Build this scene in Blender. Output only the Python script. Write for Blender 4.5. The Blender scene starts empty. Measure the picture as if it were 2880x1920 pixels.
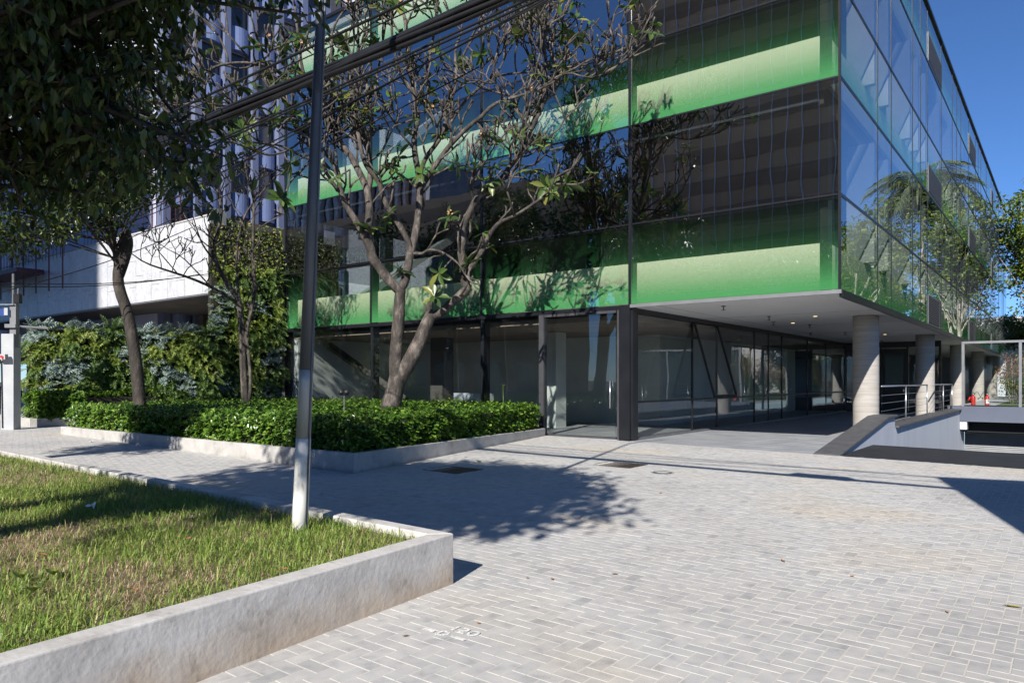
import bpy, bmesh, math, random
import numpy as np
from mathutils import Vector, Matrix, noise as mnoise
random.seed(7); RNG = np.random.default_rng(7)

# ------------------------------------------------------------------ camera
scene = bpy.context.scene
COL = scene.collection
FPX = 2041.0; CX = 1440.0; HY = 1070.0; CAMZ = 1.53
cam = bpy.data.cameras.new("camera"); camo = bpy.data.objects.new("camera", cam); COL.objects.link(camo)
cam.sensor_width = 36.0; cam.lens = FPX / 2880 * 36.0
cam.shift_y = (HY - 960) / 2880.0
cam.clip_start = 0.05; cam.clip_end = 2000
camo.location = (0, 0, CAMZ); camo.rotation_euler = (math.radians(90), 0, 0)
scene.camera = camo
# ------------------------------------------------------------------ sky and sun
SUN_EL = math.radians(32.0); SX, SY = 0.348, 0.937
w = bpy.data.worlds.new("World"); scene.world = w; w.use_nodes = True
nt = w.node_tree; nt.nodes.clear()
sky = nt.nodes.new('ShaderNodeTexSky'); sky.sky_type = 'NISHITA'; sky.sun_disc = False
sky.sun_elevation = SUN_EL; sky.sun_rotation = math.atan2(-SX, -SY)
sky.altitude = 2500; sky.air_density = 1.0; sky.dust_density = 0.0; sky.ozone_density = 10.0
bg = nt.nodes.new('ShaderNodeBackground'); bg.inputs[1].default_value = 0.088
wo = nt.nodes.new('ShaderNodeOutputWorld')
nt.links.new(sky.outputs[0], bg.inputs[0]); nt.links.new(bg.outputs[0], wo.inputs[0])
sl = bpy.data.lights.new("sun", 'SUN'); sl.energy = 5.0; sl.angle = math.radians(0.53); sl.color = (1.0, 0.955, 0.89)
so = bpy.data.objects.new("sun", sl); COL.objects.link(so)
ldir = Vector((SX * math.cos(SUN_EL), SY * math.cos(SUN_EL), -math.sin(SUN_EL))).normalized()
so.rotation_euler = ldir.to_track_quat('-Z', 'Y').to_euler(); so.location = (-10, -20, 30)
vs = scene.view_settings
vs.view_transform = 'Standard'; vs.look = 'None'; vs.exposure = 0.6; vs.gamma = 1.0; vs.use_curve_mapping = False
cy = scene.cycles
cy.max_bounces = 8; cy.diffuse_bounces = 3; cy.glossy_bounces = 4; cy.transmission_bounces = 4
cy.transparent_max_bounces = 24; cy.caustics_reflective = False; cy.caustics_refractive = False
cy.use_denoising = True; cy.sample_clamp_indirect = 6.0

# ------------------------------------------------------------------ frames of reference
C = (6.976, 15.44)                       # foot of the glass building's street corner
dF = (-0.7936, 0.6085)                   # along the street front, away from the corner
dS = (0.6085, 0.7936)                    # along the side front, into the plot
SLOPE = 0.012
def uv_of(x, y): return ((x-C[0])*dF[0]+(y-C[1])*dF[1], (x-C[0])*dS[0]+(y-C[1])*dS[1])
def gz_u(u): return SLOPE * min(max(u - 5.0, -35.0), 45.0)
def gz(x, y): return gz_u(uv_of(x, y)[0])
def B(u, v, z): return (C[0]+u*dF[0]+v*dS[0], C[1]+u*dF[1]+v*dS[1], z)
def BG(u, v, h=0.0): return B(u, v, gz_u(u) + h)
def RAY(px, py, Z): return ((px-CX)/FPX*Z, Z, CAMZ+(HY-py)/FPX*Z)
def G(px, py, h=0.0):
    """a pixel of the photograph that shows ground (raised by h) -> point"""
    Z = 10.0
    for _ in range(40):
        x = (px-CX)/FPX*Z
        Z = FPX*(CAMZ-h-gz(x, Z))/(py-HY)
    x = (px-CX)/FPX*Z
    return (x, Z, gz(x, Z)+h)
def in_view(x, y, z, m=0):
    if y < 0.5: return False
    px = CX+x/y*FPX; py = HY-(z-CAMZ)/y*FPX
    return -m < px < 2880+m and -m < py < 1920+m

# ------------------------------------------------------------------ object helpers
WLOC = {}
def _link(o, parent, loc):
    COL.objects.link(o)
    WLOC[o.name] = Vector(loc)
    if parent is not None:
        o.parent = parent; o.location = Vector(loc) - WLOC[parent.name]
    else:
        o.location = loc
def thing(name, label, cat, loc=(0,0,0), group=None, kind=None):
    o = bpy.data.objects.new(name, None); o.empty_display_size = 0.2
    _link(o, None, loc); tag(o, label, cat, group, kind); return o
def tag(o, label=None, cat=None, group=None, kind=None):
    if label: o['label'] = label
    if cat: o['category'] = cat
    if group: o['group'] = group
    if kind: o['kind'] = kind
    return o
def obj(name, V, Fc, mat, parent=None, smooth=False, base=None, matidx=None):
    """V in world coordinates; the object's origin goes to the mesh centre"""
    V = np.asarray(V, dtype=np.float64)
    c = (V.min(0)+V.max(0))/2 if base is None else np.asarray(base, float)
    me = bpy.data.meshes.new(name)
    L = V - c
    if isinstance(Fc, np.ndarray):
        n, k = Fc.shape
        me.vertices.add(len(L)); me.vertices.foreach_set('co', L.astype(np.float32).ravel())
        me.loops.add(n*k); me.loops.foreach_set('vertex_index', Fc.astype(np.int32).ravel())
        me.polygons.add(n); me.polygons.foreach_set('loop_start', (np.arange(n)*k).astype(np.int32))
        try: me.polygons.foreach_set('loop_total', np.full(n, k, np.int32))
        except Exception: pass
        me.update(calc_edges=True)
    else:
        me.from_pydata([tuple(p) for p in L], [], Fc); me.update()
    for m in (mat if isinstance(mat, (list, tuple)) else [mat]): me.materials.append(m)
    if matidx is not None: me.polygons.foreach_set('material_index', np.asarray(matidx, np.int32))
    me.polygons.foreach_set('use_smooth', np.full(len(me.polygons), bool(smooth)))
    o = bpy.data.objects.new(name, me); _link(o, parent, c); return o
BOXF = [(0,3,2,1),(4,5,6,7),(0,1,5,4),(1,2,6,5),(2,3,7,6),(3,0,4,7)]
class MB:
    """collects shapes for one mesh"""
    def __init__(s): s.V = []; s.F = []
    def add(s, V, Fc):
        n = len(s.V); s.V += [tuple(p) for p in V]; s.F += [tuple(i+n for i in f) for f in Fc]; return s
    def hexa(s, P8): return s.add(P8, BOXF)
    def box(s, c, d):
        x,y,z = c; a,b,e = d[0]/2, d[1]/2, d[2]/2
        return s.hexa([(x-a,y-b,z-e),(x+a,y-b,z-e),(x+a,y+b,z-e),(x-a,y+b,z-e),(x-a,y-b,z+e),(x+a,y-b,z+e),(x+a,y+b,z+e),(x-a,y+b,z+e)])
    def uvbox(s, u0,u1,v0,v1,z0,z1):
        q = [(u1,v0),(u0,v0),(u0,v1),(u1,v1)]
        return s.hexa([B(a,b,z0) for a,b in q]+[B(a,b,z1) for a,b in q])
    def prism(s, poly, z0, z1):
        """poly: ccw xy points; z0/z1 numbers or functions of (x, y)"""
        f0 = z0 if callable(z0) else (lambda x,y: z0); f1 = z1 if callable(z1) else (lambda x,y: z1)
        n = len(poly)
        V = [(x,y,f0(x,y)) for x,y in poly]+[(x,y,f1(x,y)) for x,y in poly]
        return s.add(V, [tuple(reversed(range(n))), tuple(range(n,2*n))]+[(i,(i+1)%n,(i+1)%n+n,i+n) for i in range(n)])
    def tube(s, pts, rad, sides=8, cap=True):
        pts = [Vector(p) for p in pts]; n = len(pts)
        if not isinstance(rad, (list, tuple, np.ndarray)): rad = [rad]*n
        V = []; prev = None
        for i,p in enumerate(pts):
            d = (pts[min(i+1,n-1)]-pts[max(i-1,0)])
            if d.length < 1e-9: d = Vector((0,0,1))
            d.normalize()
            if prev is None:
                a = d.cross(Vector((0,0,1)))
                if a.length < 0.05: a = d.cross(Vector((1,0,0)))
            else: a = prev - d*prev.dot(d)
            a.normalize(); prev = a; b = d.cross(a)
            for k in range(sides):
                t = 2*math.pi*k/sides
                V.append(p + (a*math.cos(t)+b*math.sin(t))*rad[i])
        Fc = [(i*sides+k, i*sides+(k+1)%sides, (i+1)*sides+(k+1)%sides, (i+1)*sides+k) for i in range(n-1) for k in range(sides)]
        if cap: Fc += [tuple(reversed(range(sides))), tuple(range((n-1)*sides, n*sides))]
        return s.add(V, Fc)
    def lathe(s, c, prof, sides=16):
        V = []; n = len(prof)
        for r,z in prof:
            for k in range(sides):
                t = 2*math.pi*k/sides; V.append((c[0]+r*math.cos(t), c[1]+r*math.sin(t), c[2]+z))
        Fc = [(i*sides+k, i*sides+(k+1)%sides, (i+1)*sides+(k+1)%sides, (i+1)*sides+k) for i in range(n-1) for k in range(sides)]
        Fc += [tuple(reversed(range(sides))), tuple(range((n-1)*sides, n*sides))]
        return s.add(V, Fc)
    def build(s, name, mat, parent=None, smooth=False, **k): return obj(name, s.V, s.F, mat, parent, smooth, **k)
def bevel(o, w=0.01, seg=2):
    m = o.modifiers.new('bevel', 'BEVEL'); m.width = w; m.segments = seg; m.limit_method = 'ANGLE'; return o

def batch(tv, tf, D, N, L, S):
    """place a template (y = axis, z = normal) N times: D axis dirs, N normals, L points, S scale (n,) or (n,3)"""
    tv = np.asarray(tv, float); tf = np.asarray(tf, int)
    D = D/np.maximum(np.linalg.norm(D, axis=1, keepdims=True), 1e-9)
    X = np.cross(D, N); X /= np.maximum(np.linalg.norm(X, axis=1, keepdims=True), 1e-9)
    Z = np.cross(X, D)
    S = np.asarray(S, float)
    if S.ndim == 1: S = np.repeat(S[:,None], 3, 1)
    V = (tv[None,:,0,None]*X[:,None,:]*S[:,None,0,None] + tv[None,:,1,None]*D[:,None,:]*S[:,None,1,None]
         + tv[None,:,2,None]*Z[:,None,:]*S[:,None,2,None]) + L[:,None,:]
    Fc = tf[None,:,:] + (np.arange(len(L))*len(tv))[:,None,None]
    return V.reshape(-1,3), Fc.reshape(-1, tf.shape[1])
def rdir(n): 
    d = RNG.normal(size=(n,3)); return d/np.linalg.norm(d, axis=1, keepdims=True)
# leaf templates (axis y, 0..1)
LEAF_T = ([(0,0,0),(-.2,.35,.05),(.2,.35,.05),(0,.45,-.02),(-.16,.72,.05),(.16,.72,.05),(0,1,-.06)],
          [(0,3,1),(0,2,3),(1,3,4),(3,2,5),(3,6,4),(3,5,6)])
LEAF_S = ([(0,0,0),(-.3,.55,.08),(.3,.55,.08),(0,1,-.04),(0,.55,0)], [(0,4,1),(0,2,4),(1,4,3),(4,2,3)])
LEAF_R = ([(0,0,0),(-.22,.45,.06),(.22,.45,.06),(0,.5,0),(-.27,.75,.06),(.27,.75,.06),(0,1,-.02)],
          [(0,3,1),(0,2,3),(1,3,4),(3,2,5),(3,6,4),(3,5,6)])
def frond_template(n=9, w=.3, droop=.35, narrow=.06):
    V = []; F_ = []
    def pt(t): return (0.0, t*(1-.18*droop*t*t), -droop*t*t)
    for i in range(n):
        t = (i+.6)/(n+.3); y = pt(t); t2 = t+.09; y2 = pt(min(t2,1.05))
        l = w*math.sin(math.pi*min(1,(t*.86+.14)))**.8
        for s_ in (-1,1):
            k = len(V)
            V += [y, (s_*l*.55, y[1]+.03, y[2]+.03), (s_*l, y[1]+.1, y[2]-.05), (s_*l*.5, y2[1]+.02, y2[2]+.01)]
            F_ += [(k,k+1,k+3),(k+1,k+2,k+3)] if s_ > 0 else [(k,k+3,k+1),(k+1,k+3,k+2)]
    k = len(V)
    for i in range(5):
        y = pt(i/4); V += [(-.012,y[1],y[2]+.002),(.012,y[1],y[2]+.002)]
    for i in range(4): F_ += [(k+2*i,k+2*i+1,k+2*i+3),(k+2*i,k+2*i+3,k+2*i+2)]
    return V, F_

# ------------------------------------------------------------------ materials
def nodes_of(name):
    m = bpy.data.materials.new(name); m.use_nodes = True
    n = m.node_tree; p = n.nodes['Principled BSDF']; return m, n, p
def ramp(n, fac, stops):
    r = n.nodes.new('ShaderNodeValToRGB'); e = r.color_ramp.elements
    while len(e) < len(stops): e.new(0.5)
    for i,(pos,c) in enumerate(stops):
        e[i].position = pos; e[i].color = (c[0],c[1],c[2],1)
    n.links.new(fac, r.inputs[0]); return r
def pmat(name, c1, c2=None, scale=3.0, rough=.7, bump=0.0, bscale=40.0, metal=0.0, spec=.5, detail=6.0, coord='Object', stretch=None, bdist=.01, stops=None):
    m, n, p = nodes_of(name)
    p.inputs['Roughness'].default_value = rough; p.inputs['Metallic'].default_value = metal
    p.inputs['Specular IOR Level'].default_value = spec
    if c2 is None and not bump:
        p.inputs['Base Color'].default_value = (*c1,1); return m
    if coord == 'World':
        g = n.nodes.new('ShaderNodeNewGeometry'); co = g.outputs['Position']
    else:
        t = n.nodes.new('ShaderNodeTexCoord'); co = t.outputs[coord]
    if stretch:
        mp = n.nodes.new('ShaderNodeMapping'); mp.inputs['Scale'].default_value = stretch
        n.links.new(co, mp.inputs[0]); co = mp.outputs[0]
    if c2 is not None:
        a = n.nodes.new('ShaderNodeTexNoise'); a.inputs['Scale'].default_value = scale; a.inputs['Detail'].default_value = detail
        n.links.new(co, a.inputs['Vector'])
        r = ramp(n, a.outputs[0], stops or [(.32,c1),(.68,c2)])
        n.links.new(r.outputs[0], p.inputs['Base Color'])
    else: p.inputs['Base Color'].default_value = (*c1,1)
    if bump:
        b_ = n.nodes.new('ShaderNodeTexNoise'); b_.inputs['Scale'].default_value = bscale; b_.inputs['Detail'].default_value = 8
        n.links.new(co, b_.inputs['Vector'])
        bu = n.nodes.new('ShaderNodeBump'); bu.inputs['Strength'].default_value = bump; bu.inputs['Distance'].default_value = bdist
        n.links.new(b_.outputs[0], bu.inputs['Height']); n.links.new(bu.outputs[0], p.inputs['Normal'])
    return m
def leafmat(name, dark, light, extra=None, rough=.45, trans=.35, patch=None, pscale=.8):
    """foliage: each leaf has a tone of its own; light passes through"""
    m, n, p = nodes_of(name)
    g = n.nodes.new('ShaderNodeNewGeometry')
    st = [(0.0,dark),(.75,light)]
    if extra: st.append((.97,extra))
    r = ramp(n, g.outputs['Random Per Island'], st)
    colr = r.outputs[0]
    if patch:
        a = n.nodes.new('ShaderNodeTexNoise'); a.inputs['Scale'].default_value = pscale; a.inputs['Detail'].default_value = 3
        n.links.new(g.outputs['Position'], a.inputs['Vector'])
        rr = ramp(n, a.outputs[0], [(.46,(0,0,0)),(.62,(1,1,1))])
        mx = n.nodes.new('ShaderNodeMix'); mx.data_type = 'RGBA'
        n.links.new(rr.outputs[0], mx.inputs[0]); n.links.new(colr, mx.inputs[6]); mx.inputs[7].default_value = (*patch,1)
        colr = mx.outputs[2]
    n.links.new(colr, p.inputs['Base Color'])
    p.inputs['Roughness'].default_value = rough; p.inputs['Specular IOR Level'].default_value = .35
    tr = n.nodes.new('ShaderNodeBsdfTranslucent'); n.links.new(colr, tr.inputs[0])
    mix = n.nodes.new('ShaderNodeMixShader'); mix.inputs[0].default_value = trans
    n.links.new(p.outputs[0], mix.inputs[1]); n.links.new(tr.outputs[0], mix.inputs[2])
    n.links.new(mix.outputs[0], n.nodes['Material Output'].inputs[0]); return m
def glassmat(name, tint, r0=.22, frit=None, fmax=.93, wave=.0025):
    """coated pane: tinted, mirror-like; frit = printed enamel, dense at the pane's foot and thinning upwards"""
    m, n, p = nodes_of(name); n.nodes.remove(p); out = n.nodes['Material Output']
    t = n.nodes.new('ShaderNodeBsdfTransparent'); t.inputs[0].default_value = (*tint,1)
    base = t.outputs[0]
    tc = n.nodes.new('ShaderNodeTexCoord')
    if frit:
        s = n.nodes.new('ShaderNodeSeparateXYZ'); n.links.new(tc.outputs['Generated'], s.inputs[0])
        r = ramp(n, s.outputs[2], [(0,(fmax,)*3),(.07,(fmax*.92,)*3),(.20,(.56,)*3),(.34,(.31,)*3),(.46,(.21,)*3),(.55,(.12,)*3),(.66,(.06,)*3),(1.0,(.0,)*3)])
        d = n.nodes.new('ShaderNodeBsdfDiffuse'); d.inputs[0].default_value = (*frit,1)
        tl = n.nodes.new('ShaderNodeBsdfTranslucent'); tl.inputs[0].default_value = (*[c*.6 for c in frit],1)
        a = n.nodes.new('ShaderNodeMixShader'); a.inputs[0].default_value = .25
        n.links.new(d.outputs[0], a.inputs[1]); n.links.new(tl.outputs[0], a.inputs[2])
        mx = n.nodes.new('ShaderNodeMixShader'); n.links.new(r.outputs[0], mx.inputs[0])
        n.links.new(base, mx.inputs[1]); n.links.new(a.outputs[0], mx.inputs[2]); base = mx.outputs[0]
    gl = n.nodes.new('ShaderNodeBsdfGlossy'); gl.inputs['Roughness'].default_value = 0.0; gl.inputs['Color'].default_value = (.93,.96,1,1)
    g = n.nodes.new('ShaderNodeNewGeometry')
    nz = n.nodes.new('ShaderNodeTexNoise'); nz.inputs['Scale'].default_value = .8; nz.inputs['Detail'].default_value = 1
    n.links.new(g.outputs['Position'], nz.inputs['Vector'])
    bu = n.nodes.new('ShaderNodeBump'); bu.inputs['Strength'].default_value = 1.0; bu.inputs['Distance'].default_value = wave
    n.links.new(nz.outputs[0], bu.inputs['Height']); n.links.new(bu.outputs[0], gl.inputs['Normal'])
    lw = n.nodes.new('ShaderNodeLayerWeight'); lw.inputs[0].default_value = .5
    pw = n.nodes.new('ShaderNodeMath'); pw.operation = 'POWER'; pw.inputs[1].default_value = 5; n.links.new(lw.outputs['Facing'], pw.inputs[0])
    ma = n.nodes.new('ShaderNodeMath'); ma.operation = 'MULTIPLY_ADD'; ma.inputs[1].default_value = 1-r0; ma.inputs[2].default_value = r0
    n.links.new(pw.outputs[0], ma.inputs[0])
    ms = n.nodes.new('ShaderNodeMixShader'); n.links.new(ma.outputs[0], ms.inputs[0])
    n.links.new(base, ms.inputs[1]); n.links.new(gl.outputs[0], ms.inputs[2]); n.links.new(ms.outputs[0], out.inputs[0])
    return m
def clearmat(name):
    m, n, p = nodes_of(name); n.nodes.remove(p)
    t = n.nodes.new('ShaderNodeBsdfTransparent'); n.links.new(t.outputs[0], n.nodes['Material Output'].inputs[0]); return m

M = {}
M['clear'] = clearmat('pane_inner_face')
M['edge'] = pmat('pane_edge', (.02,.05,.045), rough=.2)
M['glass'] = glassmat('dark_coated_glass', (.50,.54,.53), .36)
M['glass_band'] = glassmat('green_fritted_glass', (.80,.85,.80), .20, frit=(.075,.32,.11))
M['glass_clear'] = glassmat('clear_lobby_glass', (.80,.84,.83), .11)
M['glass_screen'] = glassmat('clear_screen_glass', (.86,.9,.88), .05)
M['frame'] = pmat('charcoal_aluminium', (.009,.010,.013), (.014,.015,.019), 2, rough=.33, metal=.0, spec=.4)
M['framelt'] = pmat('grey_aluminium', (.20,.205,.22), (.25,.255,.27), 3, rough=.42, metal=.4)
M['steel'] = pmat('brushed_steel', (.55,.56,.58), (.65,.66,.68), 6, rough=.3, metal=.85)
M['spandrel'] = pmat('cream_spandrel', (.78,.76,.60), (.74,.72,.56), .6, rough=.8)
M['fin'] = pmat('pale_plaster', (.46,.48,.52), (.52,.54,.58), 1.5, rough=.85)
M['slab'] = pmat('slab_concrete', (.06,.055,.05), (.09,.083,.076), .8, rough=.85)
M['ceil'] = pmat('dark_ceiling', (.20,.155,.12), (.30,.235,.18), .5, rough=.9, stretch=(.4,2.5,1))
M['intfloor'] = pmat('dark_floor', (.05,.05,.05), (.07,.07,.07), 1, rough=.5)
M['intwall'] = pmat('lobby_concrete', (.48,.50,.48), (.60,.62,.59), .9, rough=.85, bump=.1, bscale=12)
M['soffit'] = pmat('soffit_paint', (.66,.66,.66), (.70,.70,.70), .4, rough=.9)
M['roofm'] = pmat('roof_membrane', (.3,.3,.3), (.36,.36,.36), 1, rough=.9)
M['dark'] = pmat('black_void', (.012,.012,.013), rough=.9)
M['stone'] = pmat('grey_porch_stone', (.25,.26,.275), (.33,.34,.355), 1.6, rough=.6, bump=.08, bscale=60, coord='World')
M['capstone'] = pmat('dark_cap_stone', (.065,.067,.07), (.10,.10,.105), 5, rough=.65, bump=.15, bscale=120, coord='World')
M['greypaint'] = pmat('pale_grey_painted_render', (.44,.47,.52), (.50,.53,.58), 1.2, rough=.75, bump=.05, bscale=80, coord='World', stretch=(1,1,.25))
M['bluegrey'] = pmat('blue_grey_painted_beam', (.085,.10,.14), (.105,.12,.16), 1.0, rough=.7, coord='World')  # blue grey lowered to put the shade on the beam into its colour
M['ramp'] = pmat('dark_ramp_paving', (.012,.0125,.014), (.022,.0225,.025), 2, rough=.75, bump=.2, bscale=90, coord='World')

# ================================================================== GROUND
def inpoly(X, Y, poly):
    X = np.asarray(X, float); Y = np.asarray(Y, float); r = np.zeros(X.shape, bool); n = len(poly); j = n-1
    for i in range(n):
        xi, yi = poly[i][0], poly[i][1]; xj, yj = poly[j][0], poly[j][1]
        c = ((yi > Y) != (yj > Y)) & (X < (xj-xi)*(Y-yi)/((yj-yi)+1e-12)+xi); r ^= c; j = i
    return r
def sheet(name, us, v0, v1, h, mat, flat=False):
    V = []; Fc = []
    for u in us: V += [BG(u,v0,h), BG(u,v1,h)]
    for i in range(len(us)-1): Fc.append((2*i, 2*i+1, 2*i+3, 2*i+2))
    o = obj(name, V, Fc, mat); o['kind'] = 'structure'; return o
US = [-600,-30,5,50,600]
M['asphalt'] = pmat('street_asphalt', (.045,.045,.047), (.07,.07,.07), .8, rough=.85, bump=.3, bscale=150, coord='World')
M['earth'] = pmat('plot_ground', (.12,.12,.11), (.18,.17,.15), .4, rough=.9, coord='World')
V = []; Fc = []
for u in US: V += [BG(u,-600,-.16), BG(u,-.14,-.16), ]
Fc = [(2*i,2*i+1,2*i+3,2*i+2) for i in range(len(US)-1)]
n0 = len(V)
for u in (0.2,5,50,600): V += [BG(u,-.14,-.16), BG(u,600,-.16)]
Fc += [(n0+2*i,n0+2*i+1,n0+2*i+3,n0+2*i+2) for i in range(3)]
n0 = len(V)
for u in (-600,-30,-9): V += [BG(u,-.14,-.16), BG(u,600,-.16)]
Fc += [(n0+2*i,n0+2*i+1,n0+2*i+3,n0+2*i+2) for i in range(2)]
o = obj('ground', V, Fc, M['asphalt']); o['kind'] = 'structure'
# pavement: a sand bed with the pavers on it
M['sand'] = pmat('joint_sand', (.47,.44,.38), (.58,.55,.49), 1.3, rough=.95, coord='World')
pav = sheet('pavement', [-120,-30,5,50,120], -18.0, -.13, -.0022, M['sand'])
kb = MB()
for a,b in zip([-120,-30,5,50],[-30,5,50,120]):
    q = [(b,-18.18),(a,-18.18),(a,-18.0),(b,-18.0)]
    kb.hexa([BG(x,y,-.2) for x,y in q]+[BG(x,y,.0) for x,y in q])
M['concrete'] = pmat('kerb_concrete', (.36,.36,.35), (.46,.46,.45), 2, rough=.85, bump=.2, bscale=60, coord='World')
o = kb.build('kerb', M['concrete']); o['kind'] = 'structure'

# plan of the two raised beds
BA = G(1276,1640)[:2]; BN = G(545,1920)[:2]
bf = Vector(dF); bn = (Vector(BN)-Vector(BA)).normalized()
def offset_corner(a, d1, d2, w):
    s = abs(d1.x*d2.y-d1.y*d2.x); return Vector(a)+(d1+d2)*(w/s)
bedA = Vector(BA); bedL = bedA+bf*17.0; bedR = bedA+bn*6.2; bedX = bedL+bn*6.2
bed_poly = [tuple(bedA), tuple(bedL), tuple(bedX), tuple(bedR)]
HA = Vector(G(994,1332)[:2]); HR = Vector(G(1534,1225)[:2]); 
# the long kerb of the hedge bed runs with the street front; its near end is the traced corner
HL = HA + bf*11.55
hb1 = Vector(B(uv_of(*HR)[0]+.15, -.05, 0)[:2]); hb2 = Vector(B(19.4,-.05,0)[:2])
LWa = Vector(BG(22.6,-8.6)[:2])
hedge_poly = [tuple(HA), tuple(HR), tuple(hb1), tuple(hb2), tuple(Vector(RAY(612,1100,24.8)[:2])), tuple(HL+Vector((1.2,3.6))), tuple(HL)]

# grates let into the pavement
GR = [G(1270,1320), G(1740,1306)]
def grate_poly(c):
    u,v = uv_of(c[0],c[1]); return [B(u+a,v+b,0)[:2] for a,b in ((-.42,-.36),(.42,-.36),(.42,.36),(-.42,.36))]
grates = [grate_poly(c) for c in GR]

# pavers in herringbone bond
PW = .1
xs = np.arange(-240, 100); ys = np.arange(-172, -1)
XX, YY = np.meshgrid(xs, ys); k4 = (XX-YY) % 4
hm = k4 == 0; vm = k4 == 3
cx_ = np.concatenate([XX[hm]+1.0, XX[vm]+.5])*PW; cy_ = np.concatenate([YY[hm]+.5, YY[vm]+1.0])*PW
iv = np.concatenate([np.zeros(hm.sum(),bool), np.ones(vm.sum(),bool)])
PU = -cx_; PV = cy_
WX = C[0]+PU*dF[0]+PV*dS[0]; WY = C[1]+PU*dF[1]+PV*dS[1]
ZZ = SLOPE*np.clip(PU-5,-35,45)
with np.errstate(divide='ignore', invalid='ignore'):
    px = CX+WX/WY*FPX; py = HY-(ZZ-CAMZ)/WY*FPX
keep = (WY > 1.2) & (px > -330) & (px < 3250) & (py < 2350) & (PV < -.18)
_bi = [tuple(offset_corner(bedA,bf,bn,.11)), tuple(bedL+bn*.11), tuple(bedX), tuple(bedR+bf*.11)]
_hd = (HR-HA).normalized(); _hi = [tuple(offset_corner(HA,bf,_hd,.10)), tuple(HR+bf*.1)]+hedge_poly[2:6]+[tuple(HL+_hd*.1)]
keep &= ~inpoly(WX, WY, _bi) & ~inpoly(WX, WY, _hi)
for g_ in grates: keep &= ~inpoly(WX, WY, g_)
PU, PV, WX, WY, iv, px, py = [a[keep] for a in (PU,PV,WX,WY,iv,px,py)]
def paver_local(L, W):
    a,b = L/2-.0042, W/2-.0042; i = .0012
    V = [(-a,-b,-.03),(a,-b,-.03),(a,b,-.03),(-a,b,-.03),(-a,-b,-.0012),(a,-b,-.0012),(a,b,-.0012),(-a,b,-.0012),
         (-a+i,-b+i,0),(a-i,-b+i,0),(a-i,b-i,0),(-a+i,b-i,0)]
    F_ = [(0,1,5,4),(1,2,6,5),(2,3,7,6),(3,0,4,7),(4,5,9,8),(5,6,10,9),(6,7,11,10),(7,4,8,11),(8,9,10,11)]
    return np.array(V), np.array(F_)
m, n, p = nodes_of('grey_concrete_paver')
g = n.nodes.new('ShaderNodeNewGeometry'); oi = n.nodes.new('ShaderNodeObjectInfo')
ad = n.nodes.new('ShaderNodeMath'); ad.operation = 'ADD'; n.links.new(g.outputs['Random Per Island'], ad.inputs[0]); n.links.new(oi.outputs['Random'], ad.inputs[1])
fr = n.nodes.new('ShaderNodeMath'); fr.operation = 'FRACT'; n.links.new(ad.outputs[0], fr.inputs[0])
r1 = ramp(n, fr.outputs[0], [(0,(.37,.367,.36)),(.05,(.425,.42,.41)),(.5,(.455,.447,.433)),(1,(.482,.472,.455))])
nz = n.nodes.new('ShaderNodeTexNoise'); nz.inputs['Scale'].default_value = .35; nz.inputs['Detail'].default_value = 5; n.links.new(g.outputs['Position'], nz.inputs['Vector'])
r2 = ramp(n, nz.outputs[0], [(.30,(.80,.80,.81)),(.42,(.95,.94,.93)),(.52,(1,1,1)),(.66,(1.05,.98,.88))])
mu = n.nodes.new('ShaderNodeMix'); mu.data_type = 'RGBA'; mu.blend_type = 'MULTIPLY'; mu.inputs[0].default_value = 1
n.links.new(r1.outputs[0], mu.inputs[6]); n.links.new(r2.outputs[0], mu.inputs[7])
n3 = n.nodes.new('ShaderNodeTexNoise'); n3.inputs['Scale'].default_value = 9; n3.inputs['Detail'].default_value = 8; n.links.new(g.outputs['Position'], n3.inputs['Vector'])
r3 = ramp(n, n3.outputs[0], [(.25,(.74,.74,.75)),(.42,(.95,.95,.95)),(.7,(1.1,1.09,1.06))])
mu2 = n.nodes.new('ShaderNodeMix'); mu2.data_type = 'RGBA'; mu2.blend_type = 'MULTIPLY'; mu2.inputs[0].default_value = 1
n.links.new(mu.outputs[2], mu2.inputs[6]); n.links.new(r3.outputs[0], mu2.inputs[7]); n.links.new(mu2.outputs[2], p.inputs['Base Color'])
p.inputs['Roughness'].default_value = .8
n4 = n.nodes.new('ShaderNodeTexNoise'); n4.inputs['Scale'].default_value = 160; n4.inputs['Detail'].default_value = 6; n.links.new(g.outputs['Position'], n4.inputs['Vector'])
bu = n.nodes.new('ShaderNodeBump'); bu.inputs['Strength'].default_value = .35; bu.inputs['Distance'].default_value = .004
n.links.new(n4.outputs[0], bu.inputs['Height']); n.links.new(bu.outputs[0], p.inputs['Normal'])
M['paver'] = m
order = np.argsort(WY + (((px < 40)|(px > 2840)|(py > 1900))*50) + (px < 560)*50)
near = set(order[:300].tolist())
me_h = {}
for isv in (False, True):
    V_, F_ = paver_local(.2,.1)
    if isv: V_ = V_[:,[1,0,2]]*np.array([-1,1,1])
    me = bpy.data.meshes.new('paver'); me.from_pydata([tuple(q) for q in V_], [], [tuple(int(i) for i in f) for f in F_]); me.materials.append(M['paver']); me_h[isv] = me
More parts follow.
